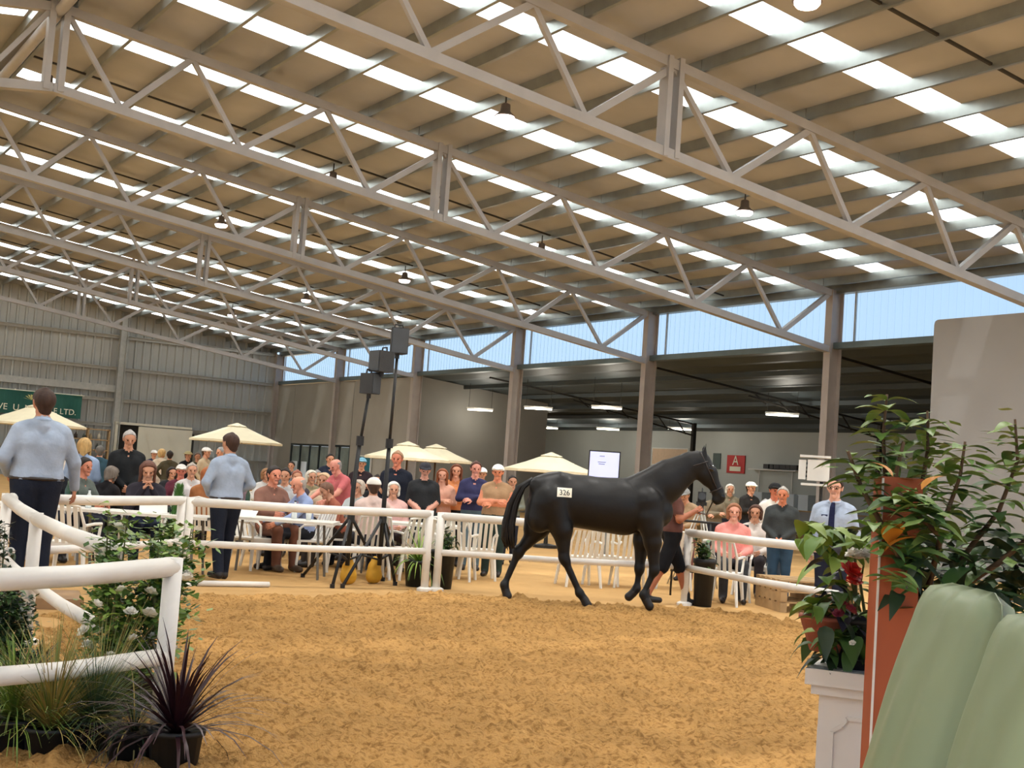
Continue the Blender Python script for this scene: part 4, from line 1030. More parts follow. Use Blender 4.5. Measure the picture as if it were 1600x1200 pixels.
# ---------------------------------------------------------------- parasols
m_can = mat('cream_canvas', (238, 228, 196), rough=0.8, var=0.05, scale=3, bump=0.1); m_pole = mat('parasol_pole', (86, 66, 48), rough=0.5, var=0.1)
def parasol(label, px, ytop, dep, Rr, rot=0, drop=.62):
    q_ = at(px, ytop, dep); z = q_[2]
    t = thing('parasol', label, 'parasol', (q_[0], q_[1], 0), rot, 'cream parasols over the crowd')
    n = 8; V_ = []; F_ = []
    rings = [(.10, -.03, 0), (.55*Rr, -.03-.54*(drop-.03), .02), (Rr, -drop, .045)]
    for r, dz, sg in rings:
        for k in range(n*4):
            a = 2*math.pi*k/(n*4); f = abs(((k/4) % 1)-.5)*2
            rr = r*(1-.05*(1-f)) ; V_.append((rr*math.cos(a), rr*math.sin(a), z+dz-sg*(1-f)*-.6*r/Rr*.4))
    for k in range(n*4):
        a = 2*math.pi*k/(n*4); f = abs(((k/4) % 1)-.5)*2; rr = Rr*(1-.05*(1-f)); V_.append((rr*math.cos(a), rr*math.sin(a), z-drop-.05))
    N = n*4
    for i in range(3):
        for k in range(N): F_.append((i*N+k, i*N+(k+1) % N, (i+1)*N+(k+1) % N, (i+1)*N+k))
    c = MB(); c.add(V_, F_); cn = c.build('canopy', m_can, t)
    v = MB(); v.lathe([(.27, z-.075), (.25, z-.06), (.1, z-.01), (.02, z+.02)], 8); v.build('vent_cap', m_can, t)
    p_ = MB(); p_.path([(0, 0, .04), (0, 0, z-.01)], .024, 8); p_.build('pole', m_pole, t, True)
    for k in range(n):
        a = 2*math.pi*k/n; r_ = MB(); r_.bar((.04*math.cos(a), .04*math.sin(a), z-.16), (.97*Rr*math.cos(a), .97*Rr*math.sin(a), z-drop-.03), .02, .03); r_.build('rib', m_pole, t)
    b = MB(); b.lathe([(.28, 0), (.28, .06), (.05, .10), (.04, .3)], 14); b.build('base', m_dark, t)
    return t
parasol('cream parasol at the left edge, partly behind the large man', 58, 632, 34, 1.34, .2, .52)
parasol('cream parasol above the second blue-shirted man', 371, 662, 34, 1.22, .3, .46)
parasol('left of the two overlapping cream parasols', 638, 691, 29, .98, .1, .36)
parasol('right of the two overlapping cream parasols', 682, 695, 31, .92, .5, .36)
parasol('cream parasol in front of the wide screen', 862, 708, 29, 1.06, .25, .40)

# ---------------------------------------------------------------- speaker stands
m_blk = mat('matt_black', (26, 26, 27), rough=0.5, var=0.1); m_spk = mat('speaker_cabinet', (46, 48, 50), rough=0.6, var=0.1, bump=0.2, bscale=80); m_grille = mat('speaker_grille', (70, 74, 78), rough=0.5, metal=0.3, var=0.1)
m_yel = mat('yellow_sandbag', (212, 160, 44), rough=0.7, var=0.15)
def tripod(label, px, py, dep, feet, ztop_, sway):
    q_ = at(px, py, dep); t = thing('speaker_stand', label, 'stand', (q_[0], q_[1], 0))
    tx, ty = sway
    p_ = MB(); p_.path([(0, 0, .25), (0, 0, 1.2), (tx*.4, ty*.4, 1.9)], [.03, .03, .026], 10); p_.build('lower_pole', m_blk, t, True)
    p_ = MB(); p_.path([(tx*.38, ty*.38, 1.8), (tx, ty, ztop_)], .02, 10); p_.build('upper_pole', m_blk, t, True)
    p_ = MB(); p_.lathe([(.05, 0), (.05, .12)], 10, (tx*.38, ty*.38, 1.78)); p_.build('clamp_collar', m_blk, t)
    p_ = MB(); p_.lathe([(.05, .80), (.05, .95)], 10); p_.build('hub', m_blk, t)
    for fx, fy in feet:
        f_ = gp(fx, fy)-V3(q_[0], q_[1], 0)
        p_ = MB(); p_.path([(0, 0, .88), (f_[0], f_[1], .02)], .021, 8); p_.build('leg', m_blk, t, True)
        p_ = MB(); p_.path([(0, 0, .32), (f_[0]*.55, f_[1]*.55, .40)], .014, 6); p_.build('brace', m_blk, t, True)
        p_ = MB(); p_.lathe([(.03, 0), (.03, .05)], 8, (f_[0], f_[1], 0)); p_.build('rubber_foot', m_blk, t)
    return t, q_, (q_[0]+tx, q_[1]+ty)
def speaker(label, loc, rz, wd, dp, ht, tilt=0):
    t = thing('loudspeaker', label, 'loudspeaker', loc, rz)
    b = MB(); b.prism([(-wd/2, dp/2), (-wd*.36, -dp/2), (wd*.36, -dp/2), (wd/2, dp/2)], 0, ht, 'z'); b.build('cabinet', m_spk, t)
    b = MB(); b.box((0, dp/2+.006, ht/2), (wd*.92, .014, ht*.94)); b.build('grille', m_grille, t)
    b = MB(); b.path([(-.06, -.02, ht), (-.05, -.02, ht+.05), (.05, -.02, ht+.05), (.06, -.02, ht)], .012, 6); b.build('handle', m_blk, t)
    b = MB(); b.lathe([(.03, -.06), (.03, .0)], 8); b.build('pole_socket', m_blk, t)
    return t
A_, qa, ta = tripod('black tripod stand nearer the second blue-shirted man', 542, 890, 16.35, ((473, 902), (519, 919), (598, 908)), 2.45, (.10, -.03))
B_, qb, tb_ = tripod('black tripod stand carrying the tallest loudspeaker', 592, 893, 16.75, ((535, 919), (617, 915), (628, 893)), 2.98, (.02, -.01))
speaker('black loudspeaker on the shorter stand, facing left', (ta[0], ta[1], 2.45), to_cam(ta)+R_(60), .20, .2, .26)
t2 = speaker('grey-sided loudspeaker mounted above the black one', (ta[0]+.13, ta[1]-.06, 2.74), to_cam(ta)+R_(-60), .26, .24, .27)
arm = MB(); arm.path([(ta[0]-A_.location.x, ta[1]-A_.location.y, 2.71), (ta[0]+.10-A_.location.x, ta[1]-.05-A_.location.y, 2.72), (ta[0]+.13-A_.location.x, ta[1]-.06-A_.location.y, 2.75)], .016, 6); arm.build('top_bracket', m_blk, A_, True)
speaker('tall dark loudspeaker at the top of the tallest stand', (tb_[0], tb_[1], 3.02), to_cam(tb_)+R_(12), .23, .22, .34)
for lb, px, py, dep in (('orange-yellow sandbag under the shorter stand', 545, 886, 16.5), ('bright yellow sandbag under the tallest stand', 585, 884, 16.9)):
    q_ = at(px, py, dep)
    V_, Q_, T_ = blob([(V3(0, 0, .17), V3(0, 0, .2), .11, .11, 0, (V3(0, 1, 0), .6)), (V3(-.03, 0, .10), V3(.04, 0, .10), .10, .10, 0, (V3(0, 1, 0), .7)), (V3(0, 0, .27), V3(0, 0, .31), .03, .045, 0)], .015, .04)
    o = link('sandbag', np_mesh('sandbag', V_, Q_, T_, [m_yel]), None, (q_[0], q_[1], 0), .4); tag(o, lb, 'sandbag')

# ---------------------------------------------------------------- fittings on the far walls
m_ban = mat('green_banner', (22, 84, 74), rough=0.7, var=0.12, scale=0.8); m_let = mat('banner_lettering', (232, 232, 210), rough=0.7, var=0); m_emb = mat('banner_emblem', (206, 200, 130), rough=0.7, var=0.1)
bn = thing('banner', 'green banner with white lettering on the far wall', 'banner', (11.2, YG-.48, 2.9))
n = 24; V_ = []; F_ = []
for i in range(n+1):
    x = 4.3*i/n; y = .05*math.sin(i*.9)
    V_ += [(x, y, 0), (x, y*.6, 1.12)]
for i in range(n): F_.append((2*i, 2*i+2, 2*i+3, 2*i+1))
b = MB(); b.add(V_, F_); b.build('banner_sheet', m_ban, bn)
text('VE  U  NI', .42, m_let, bn, (1.25, -.07, .30), (R_(90), 0, 0)); text('& E LTD.', .38, m_let, bn, (3.35, -.07, .28), (R_(90), 0, 0))
b = MB()
for k in range(7): a = R_(20+k*22); b.prism([(1.9+.02, .72), (1.9+.34*math.cos(a)+.05, .62+.34*math.sin(a)), (1.9+.34*math.cos(a)-.05, .62+.36*math.sin(a))], -.075, -.065, 'y')
b.build('emblem', m_emb, bn)
b = MB(); b.path([(-.1, 0, 1.14), (4.4, 0, 1.14)], .02, 6); b.build('top_cord', m_let, bn)
for x in (.0, 1.2, 2.4, 4.3):
    b = MB(); b.path([(x, 0, 1.14), (x, .25, 1.2)], .015, 5); b.build('tie', m_let, bn)
# drinks shelving below the banner
sh_ = thing('bar_shelving', 'cluttered wooden shelving against the far wall, left of the cream door', 'shelving', (14.9, YG-.9, 0)); m_wood = mat('pale_timber', (176, 146, 104), rough=0.7, var=0.15)
for z in (.9, 1.45, 1.95, 2.45):
    b = MB(); b.box((.9, 0, z), (2.1, .35, .05)); b.build('shelf', m_wood, sh_)
for x in (-.12, .9, 1.92):
    b = MB(); b.box((x, 0, 1.25), (.07, .35, 2.5)); b.build('upright', m_wood, sh_)
cols = [(60, 46, 34), (190, 170, 130), (120, 60, 40), (70, 80, 70), (210, 200, 180)]
for i in range(16):
    z = (.925, 1.475, 1.975)[i % 3]; x = -.0+(i//3)*.36+random.uniform(-.03, .03); c_ = cols[i % 5]
    t = MB(); hh = random.uniform(.2, .36); t.lathe([(.07, 0), (.08, hh*.6), (.03, hh*.8), (.03, hh)], 8)
    o = t.build('jar', cmat('jar', c_, rough=.4, var=.1), None, True, (14.9+x, YG-.9, z)); tag(o, 'small jar on the shelving left of the cream door', 'jar', 'jars on the far shelving')
# teal poster and blue sign by the shopfront
def board(name, label, p0, p1, m, cat, thick=.04, frame=None):
    p0 = Vector(p0); p1 = Vector(p1); c = (p0+p1)/2
    t = thing(name, label, cat, (c.x, c.y, min(p0.z, p1.z)))
    h_ = abs(p1.z-p0.z); b = MB(); dx, dy = p1.x-p0.x, p1.y-p0.y; L = math.hypot(dx, dy); rz = math.atan2(dy, dx)
    b.box((0, 0, h_/2), (L, thick, h_), rz=rz); b.build('panel', m, t)
    if frame:
        f = MB()
        for s_ in (0, h_): f.box((0, 0, s_), (L+.06, thick+.03, .05), rz=rz)
        for s_ in (-L/2, L/2): f.box((s_*math.cos(rz), s_*math.sin(rz), h_/2), (.05, thick+.03, h_), rz=rz)
        f.build('frame', frame, t)
    return t, rz, h_, L
m_teal = mat('teal_poster', (30, 104, 120), rough=0.5, var=0.3, scale=3)
pp = board('teal_poster', 'teal framed poster on the concrete wall behind the poles', onX(558, 712, W+.05), onX(578, 742, W+.05), m_teal, 'poster', frame=m_batten)
# annex fittings
m_red = mat('red_sign', (188, 50, 48), rough=0.6, var=0.05); m_cream = mat('cream_board', (214, 186, 156), rough=0.7, var=0.05); m_grn = mat('grey_green_board', (84, 98, 96), rough=0.7, var=0.05)
XW = XB-.04
t, rz, h_, L = board('red_sign', 'red sign with white lettering on the annex back wall', onX(1137, 711, XW), onX(1163, 740, XW), m_red, 'sign')
text('A', .62, m_let, t, (-.04, 0, h_*.68), (R_(90), 0, R_(-90))); b = MB(); b.box((-.035, 0, h_*.24), (.01, L*.62, h_*.26)); b.build('white_panel', m_let, t)
board('grey_sign', 'small grey-green board left of the red sign', onX(1115, 708, XW), onX(1125, 733, XW), m_grn, 'board')
board('cream_board', 'large cream board with pale edging behind the horse neck', onX(1020, 700, XW), onX(1074, 728, XW), m_cream, 'board', frame=m_batten)
sp0 = onX(1178, 730, XW); sp1 = onX(1252, 732, XW)
sf = thing('wall_shelf', 'long wall shelf of small black boxes in the annex', 'shelf', (XB-.2, sp0[1], sp0[2]-.1)); Ls = sp1[1]-sp0[1]
b = MB(); b.box((0, Ls/2, 0), (.36, abs(Ls), .05)); b.build('shelf_board', m_batten, sf)
for i in range(6):
    b = MB(); ww = random.uniform(.18, .4); b.box((0, 0, .13), (.25, ww, .2)); o = b.build('storage_box', m_blk, None, False, (XB-.2, sp0[1]+Ls*(.36+i*.115), sp0[2]-.075)); tag(o, 'small black box on the long annex shelf', 'box', 'boxes on the annex shelf')
for i in range(2):
    b = MB(); b.box((0, 0, sp0[2]/2-.06), (.05, .05, sp0[2]-.12)); b.build('bracket_leg', m_batten, sf, False, (0.1, Ls*(.15+.7*i), -(sp0[2]-.1)))
# service counter and glass cabinets along the annex wall
ct = thing('service_counter', 'long pale counter along the annex back wall', 'counter', (XB-1.4, 36.5, 0)); b = MB(); b.box((0, 0, .98), (.9, 9.5, .05)); b.build('worktop', m_wood, ct); b = MB(); b.box((0, 0, .48), (.8, 9.3, .95)); b.build('body', m_conc2, ct)
for i, px in enumerate((1190, 1240, 1262)):
    q_ = onX(px, 775, XB-1.4)
    b = MB(); b.box((0, 0, .3), (.5, .55, .6)); b.box((0, 0, .62), (.54, .6, .04)); o = b.build('display_case', m_glass2, None, False, (XB-1.4, q_[1], 1.005)); tag(o, ('left', 'middle', 'right')[i]+' bright glass display case on the annex counter', 'cabinet')
# wide screen on a stand
m_scr = mat('lit_screen', (196, 204, 238), emit=0.55, var=0.04, scale=2)
q_ = at(944, 727, 26.0); tv = thing('display_screen', 'wide lit screen on a stand right of the parasol', 'screen', (q_[0], q_[1], 0), to_cam(q_)+math.pi)
zc = q_[2]; b = MB(); b.box((0, 0, zc), (.64, .06, .58)); b.build('bezel', m_blk, tv)
b = MB(); b.box((0, -.035, zc), (.59, .012, .53)); sn = b.build('screen_face', m_scr, tv)
m_grt = mat('screen_text', (120, 126, 160), rough=.6, var=0)
for z_, w_ in ((.18, .10), (.06, .16), (.02, .12)):
    b = MB(); b.box((-.05, -.044, zc+z_), (w_, .004, .012)); b.build('text_line', m_grt, tv)
for x in (-.12, .12):
    b = MB(); b.box((x, .02, zc/2-.1), (.04, .04, zc-.3+.1)); b.build('stand_leg', m_galv, tv)
b = MB(); b.box((0, .02, .03), (.5, .4, .05)); b.build('stand_base', m_blk, tv)
# white unit on a pole in front of the first column
q_ = at(1273, 735, 18.0); un = thing('heater_unit', 'white louvred unit on a black pole before the first column', 'heater', (q_[0], q_[1], 0), to_cam(q_)+math.pi); zc = q_[2]
b = MB(); b.box((.05, 0, zc), (.30, .22, .29)); b.build('housing', m_batten, un)
b = MB(); b.box((-.17, 0, zc), (.10, .2, .27)); b.build('side_box', m_batten, un)
for k in range(4):
    b = MB(); b.box((-.105, -.08, zc-.09+k*.06), (.03, .05, .03)); b.build('louvre', m_blk, un)
b = MB(); b.box((0, 0, zc+.19), (.42, .28, .03)); b.build('lid', m_batten, un)
b = MB(); b.box((.0, 0, zc-.2), (.36, .26, .03)); b.build('tray', m_batten, un)
b = MB(); b.path([(.1, .05, 0), (.1, .05, zc-.15)], .025, 8); b.build('pole', m_blk, un)
b = MB(); b.lathe([(.22, 0), (.22, .04)], 14, (.1, .05, 0)); b.build('foot', m_blk, un)
# black temporary rail and camera tripod behind the horse
q0 = at(1052, 812, 18.4); q1 = at(1170, 822, 18.2)
br_ = thing('black_rail', 'thin black temporary rail before the seated women', 'railing', (q0[0], q0[1], 0)); dx, dy = q1[0]-q0[0], q1[1]-q0[1]
b = MB(); b.path([(0, 0, q0[2]), (dx, dy, q1[2])], .018, 8); b.build('top_bar', m_blk, br_, True)
for f in (.02, .5, .98):
    b = MB(); b.path([(dx*f, dy*f, 0), (dx*f, dy*f, q0[2]+(q1[2]-q0[2])*f)], .016, 8); b.build('upright', m_blk, br_, True)
b = MB(); b.path([(0, 0, .35), (dx, dy, .35)], .012, 8); b.build('lower_bar', m_blk, br_, True)
q_ = at(1096, 790, 20.6); ctp = thing('camera_tripod', 'silver camera tripod behind the horse muzzle', 'tripod', (q_[0], q_[1], 0)); zt_ = q_[2]
m_alu = mat('tripod_aluminium', (186, 182, 170), rough=.4, metal=.5, var=.05)
for a in (30, 150, 270):
    for s_ in (-.03, .03):
        b = MB(); b.path([(s_, 0, zt_), (.45*math.cos(R_(a))+s_, .45*math.sin(R_(a)), 0)], .013, 6); b.build('leg', m_alu, ctp, True)
b = MB(); b.box((0, 0, zt_+.03), (.12, .12, .06)); b.build('tripod_head', m_blk, ctp)
vc = thing('video_camera', 'black video camera on the silver tripod', 'camera', (q_[0], q_[1], zt_+.06), to_cam(q_)); b = MB(); b.box((0, 0, .08), (.13, .34, .16)); b.build('camera_body', m_blk, vc); b = MB(); b.path([(0, .17, .09), (0, .3, .09)], [.05, .06], 12); b.build('lens', m_grille, vc); b = MB(); b.path([(0, -.12, .16), (0, -.1, .22), (0, .1, .22), (0, .12, .16)], .012, 6); b.build('handle', m_blk, vc)
# stacked timber pallets right of the grey-haired man
q_ = at(1262, 890, 17.4); pl = thing('pallet_stack', 'low stack of timber pallets right of the jeans', 'pallet', (q_[0], q_[1], 0), -.4)
for lv in range(3):
    for j in range(5):
        b = MB(); b.box((0, -.4+j*.2, .13+lv*.14), (1.1, .12, .02)); b.build('deck_board', m_wood, pl)
    for j in (-.5, 0, .5):
        b = MB(); b.box((j, 0, .06+lv*.14), (.09, .95, .12)); b.build('bearer', m_wood, pl)
# ---------------------------------------------------------------- plants
def leafm(name, rgb, rough=.45, var=.25): return mat(name, rgb, rough=rough, var=var, scale=3.0, spec=0.4)
def leaf_mesh(name, L, Wd, droop, m, fold=.25, n=5):
    b = MB(); V_ = []; F_ = []
    for i in range(n+1):
        t = i/n; w_ = Wd/2*(math.sin(math.pi*min(1, t**.8))**.9 if 0 < t < 1 else 0.02); z = -droop*L*t*t+.04*L*math.sin(t*3)
        y = L*t*(1-.15*droop*t)
        V_ += [(-w_, y, z+w_*fold), (0, y, z), (w_, y, z+w_*fold)]
    for i in range(n):
        o = 3*i; F_ += [(o, o+1, o+4, o+3), (o+1, o+2, o+5, o+4)]
    b.add(V_, F_); return b.mesh(name, m, True)
def put_leaf(me, parent, p, az, el, roll=0, sc=1.0, name='leaf'):
    o = link(name, me, parent); o.location = [float(c) for c in p]; o.rotation_euler = (el, roll, az); o.scale = (sc, sc, sc); return o
def pot(t, r, h, m, n=16):
    b = MB(); b.lathe([(r*.78, 0), (r*.95, h*.9), (r*1.04, h*.9), (r*1.04, h), (r*.92, h), (r*.9, h*.93)], n); b.build('pot', m, t, True)
    b = MB(); b.lathe([(r*.9, h*.88), (r*.5, h*.93)], n); b.build('soil', m_soil, t)
m_soil = mat('potting_soil', (44, 34, 26), rough=.95, var=.3); m_potb = mat('black_nursery_pot', (32, 32, 32), rough=.55, var=.1); m_stem = mat('green_stem', (92, 96, 50), rough=.6, var=.2); m_bark = mat('brown_stem', (92, 70, 50), rough=.8, var=.2)
g_rose = leafm('rose_leaf', (136, 162, 74)); g_rose2 = leafm('rose_leaf_dark', (74, 106, 52)); g_dark = leafm('dark_leaf', (44, 62, 40)); g_grass = leafm('grass_blade', (110, 128, 60)); g_straw = leafm('straw_blade', (176, 156, 88)); g_blue = leafm('bluegreen_needle', (86, 112, 82)); g_burg = leafm('burgundy_blade', (54, 28, 34), .4); g_bright = leafm('bright_leaf', (146, 174, 74)); g_mid = leafm('mid_leaf', (104, 138, 62)); g_shrub = leafm('shrub_leaf', (132, 158, 86)); g_shrub2 = leafm('shrub_leaf_deep', (78, 112, 58)); g_oran = leafm('orange_lit_leaf', (206, 136, 50)); g_purp = leafm('purple_leaf', (82, 76, 90))
m_petal = mat('white_petal', (240, 236, 226), rough=.6, var=.04); m_redp = mat('red_petal', (206, 52, 44), rough=.5, var=.1); m_pinkp = mat('dark_pink_petal', (140, 52, 70), rough=.5, var=.15)
def flower(parent, p, r, m, name='flower', n=9):
    b = MB()
    for ring, (k, rr, zz) in enumerate(((5, .95, .25), (5, .7, .55), (4, .4, .8))):
        for i in range(k):
            a = 2*math.pi*(i+ring*.5)/k; c, s_ = math.cos(a), math.sin(a)
            b.add([(0, 0, 0), (r*rr*.75*c-r*.45*s_, r*rr*.75*s_+r*.45*c, r*zz*.7), (r*rr*1.05*c, r*rr*1.05*s_, r*zz), (r*rr*.75*c+r*.45*s_, r*rr*.75*s_-r*.45*c, r*zz*.7)], [(0, 1, 2, 3)])
    o = b.build(name, m, parent, False, p); o.rotation_euler = (random.uniform(-.6, .6), random.uniform(-.6, .6), random.uniform(0, 6)); return o
def bush(label, loc, h, rad, nleaf, meshes, stems=7, pot_r=.17, pot_h=.26, cat='plant', name='potted_shrub', z0=.25, flowers=0, fl=None, joined=0, jl=.05, jm=None, top_narrow=.5, flower_name='flower'):
    t = thing(name, label, cat, (loc[0], loc[1], 0)); z_off = loc[2] if len(loc) > 2 else 0
    if z_off: t.location.z = z_off
    if pot_r: pot(t, pot_r, pot_h, m_potb)
    tips = []
    sm = MB()
    for i in range(stems):
        a = random.uniform(0, 6.28); r = rad*random.uniform(.2, .9); hh = h*random.uniform(.75, 1)
        p0 = V3(.04*math.cos(a), .04*math.sin(a), z0*.8); p2 = V3(r*top_narrow*1.3*math.cos(a), r*top_narrow*1.3*math.sin(a), hh); p1 = (p0+p2)/2+V3(r*.3*math.cos(a), r*.3*math.sin(a), 0)
        sm.path([p0, p1, p2], [.009, .007, .003], 5); tips.append((p0, p1, p2))
    sm.build('stems', m_stem, t)['kind'] = 'stuff'
    def rp_():
        p0, p1, p2 = random.choice(tips); f = random.uniform(.15, 1)
        q_ = p0*(1-f)**2+2*p1*f*(1-f)+p2*f*f
        s_ = rad*.42*(1-.5*f); return q_+np.array([random.gauss(0, s_*.6), random.gauss(0, s_*.6), random.gauss(0, .04)])
    for i in range(nleaf):
        put_leaf(random.choice(meshes), t, rp_(), random.uniform(0, 6.28), random.uniform(-.5, .6), random.uniform(-.4, .4), random.uniform(.75, 1.25))
    if joined:
        jb = MB()
        for i in range(joined):
            p_ = rp_(); a = random.uniform(0, 6.28); e = random.uniform(-.4, .7); L = jl*random.uniform(.7, 1.3)
            d = V3(math.cos(a)*math.cos(e), math.sin(a)*math.cos(e), math.sin(e)); s_ = V3(-math.sin(a), math.cos(a), 0)*L*.28
            jb.add([p_, p_+d*L*.5+s_, p_+d*L, p_+d*L*.5-s_], [(0, 1, 2, 3)], random.randrange(len(jm)))
        jb.build('small_leaves', jm, t)['kind'] = 'stuff'
    for i in range(flowers):
        p_ = rp_(); p_[2] = max(p_[2], h*.35); flower(t, p_+np.array([0, 0, .02])-np.array([loc[0], loc[1], 0])/math.hypot(loc[0], loc[1])*.14, random.uniform(*fl[1]), fl[0], flower_name)
    return t
def spiky(label, loc, n, L, wd, mats_, name='cordyline', up=1.0, pot_r=.15, pot_h=.26, cat='plant', z_spread=.05, curl=.5, parts=True):
    t = thing(name, label, cat, (loc[0], loc[1], 0))
    if pot_r: pot(t, pot_r, pot_h, m_potb)
    jb = MB()
    for i in range(n):
        a = random.uniform(0, 6.28); e = math.acos(min(1, max(-.2, random.uniform(0, 1)**(1/up)*1.05-.05))); e = math.pi/2-e; l = L*random.uniform(.6, 1.05)
        b = MB() if parts else jb; V_ = []; F_ = []; s_ = V3(-math.sin(a), math.cos(a), 0)
        for k in range(6):
            f = k/5; el = e-curl*f*f*1.6*(1-e/1.7); rr = l*f
            p_ = V3(math.cos(a)*math.cos(el)*rr, math.sin(a)*math.cos(el)*rr, math.sin(el)*rr+pot_h*.9+random.uniform(0, 1)*0)
            w_ = wd/2*(1-f)**.7*(1 if k else .6)+.0006
            V_ += [p_-s_*w_, p_+s_*w_]
        for k in range(5): F_.append((2*k, 2*k+1, 2*k+3, 2*k+2))
        if parts: b.add(V_, F_); b.build('blade', random.choice(mats_), t, True)
        else: b.add(V_, F_, random.randrange(len(mats_)))
    if not parts: jb.build('grass_blades', mats_, t, True)['kind'] = 'stuff'
    return t
rl = [leaf_mesh('leaf', .075, .048, .3, g_rose), leaf_mesh('leaf', .068, .044, .5, g_rose2), leaf_mesh('leaf', .07, .046, .2, g_bright)]
q_ = at(200, 1100, 7.15); bush('tall rose bush with white blooms behind the nearest rail', q_[:2], 1.14, .40, 295, rl, stems=15, flowers=18, fl=(m_petal, (.034, .05)), joined=3600, jl=.062, jm=[g_rose, g_rose2, g_mid], name='rose_bush', top_narrow=.75, flower_name='white_rose')
q_ = at(20, 1040, 7.5); bush('dark green shrub at the left edge behind the near rail', q_[:2], .72, .26, 150, [rl[1], leaf_mesh('leaf', .07, .03, .4, g_dark)], joined=1500, jl=.05, jm=[g_dark, g_rose2])
q_ = at(45, 1000, 9.2); bush('dark shrub with small white blooms beside the rail corner', (q_[0]-.25, q_[1]+.2), .95, .24, 70, [leaf_mesh('leaf', .07, .03, .4, g_dark)], joined=350, jl=.06, jm=[g_dark], flowers=6, fl=(m_petal, (.02, .03)))
q_ = at(62, 1050, 7.6); spiky('dark grey spiky plant left of the rose bush', q_[:2], 50, .28, .02, [g_dark, g_purp], pot_r=.12, pot_h=.2, name='spiky_plant')
q_ = at(15, 1180, 6.15); spiky('bright green grass clump at the bottom left corner', q_[:2], 420, .46, .008, [g_grass, g_bright, g_mid], name='grass_clump', parts=False, up=2.2, pot_r=.14, pot_h=.2, curl=.4)
q_ = at(75, 1190, 6.1); spiky('tall straw-tipped grass clump at bottom left', q_[:2], 380, .56, .006, [g_grass, g_straw, g_straw], name='grass_clump', parts=False, up=3.0, pot_r=.13, pot_h=.18, curl=.25)
q_ = at(140, 1190, 6.25); spiky('fluffy blue-green grass between straw grass and rose bush', q_[:2], 700, .40, .007, [g_blue, g_grass, g_blue], name='grass_clump', parts=False, up=1.8, pot_r=.13, pot_h=.20, curl=.2)
q_ = at(150, 1150, 6.6); spiky('thin straw grass rising behind the blue-green clump', q_[:2], 160, .62, .005, [g_straw, g_grass], name='grass_clump', parts=False, up=4.0, pot_r=.12, pot_h=.18, curl=.15)
q_ = at(205, 1190, 6.05); spiky('small brownish arching grass left of the burgundy cordyline', q_[:2], 90, .32, .009, [g_straw, g_dark, g_burg], name='grass_clump', parts=False, up=1.0, pot_r=.13, pot_h=.2, curl=.8)
q_ = at(272, 1185, 5.95); spiky('burgundy cordyline in a black pot by the near rail post', q_[:2], 130, .56, .026, [g_burg], up=2.0, pot_r=.13, pot_h=.24, curl=.35)
# pots along the far rail
q_ = at(268, 900, 16.2); b = thing('conifer', 'small bright green conifer behind the paired left posts', 'plant', (q_[0], q_[1], 0)); pot(b, .16, .25, m_potb)
jb = MB()
for i in range(900):
    z = .25+.85*random.random(); r = .17*(1.12-(z-.25)/.95)*random.random()**.5; a = random.uniform(0, 6.28); p_ = V3(r*math.cos(a), r*math.sin(a), z); d = V3(math.cos(a)*.4, math.sin(a)*.4, .8)*.08; s_ = V3(-math.sin(a), math.cos(a), 0)*.014
    jb.add([p_-s_, p_+s_, p_+d], [(0, 1, 2)])
jb.build('needles', leafm('conifer_green', (70, 116, 48)), b)['kind'] = 'stuff'
q_ = at(652, 905, 16.9); spiky('yellow-green spiky plant left of the paired posts', q_[:2], 70, .55, .03, [g_bright, g_mid], name='spiky_plant', up=1.4, pot_r=.19, pot_h=.34, curl=.4)
q_ = at(690, 905, 16.85); bush('dark leafy shrub in a tall dark pot right of the paired posts', q_[:2], .74, .2, 50, [leaf_mesh('leaf', .11, .06, .4, g_dark), leaf_mesh('leaf', .1, .05, .4, g_rose2)], pot_r=.17, pot_h=.5, z0=.5, joined=120, jl=.1, jm=[g_dark, g_mid])
q_ = at(1098, 935, 16.9); bush('green shrub in a tall dark pot beside the right rail post', q_[:2], .98, .17, 60, [leaf_mesh('leaf', .11, .05, .3, g_rose2), leaf_mesh('leaf', .1, .05, .3, g_dark)], pot_r=.15, pot_h=.62, z0=.6, joined=150, jl=.09, jm=[g_rose2, g_dark])

# ---------------------------------------------------------------- right foreground: post, plinth, planting, padded chairs
fw = V3(math.sin(YAW), math.cos(YAW), 0); rt = V3(math.cos(YAW), -math.sin(YAW), 0)
m_rust = mat('rust_brown_paint', (168, 82, 44), rough=.6, var=.08, scale=3); m_plw = mat('white_plinth_paint', (226, 220, 212), rough=.5, var=.03)
q_ = at(1394, 950, 3.75); ps = thing('timber_post', 'rust-brown square post behind the green padded chairs', 'post', (q_[0], q_[1], 0), -YAW+R_(-4))
b = MB(); b.box((0, 0, .79), (.115, .12, 1.58)); b.build('post_body', m_rust, ps)
b = MB(); b.box((-.057, -.0615, .79), (.006, .006, 1.57)); b.build('edge_strip', m_plw, ps)
q_ = at(1368, 1062, 4.15); ped = thing('plinth', 'white moulded plinth carrying the red and white flowers', 'plinth', (q_[0], q_[1], 0), -YAW+R_(-24))
b = MB(); b.box((0, 0, .46), (.30, .30, .88)); b.build('shaft', m_plw, ped)
for z, w_, h_ in ((.945, .38, .05), (.905, .345, .03), (.03, .36, .06), (.075, .33, .03)):
    b = MB(); b.box((0, 0, z), (w_, w_, h_)); b.build('moulding', m_plw, ped)
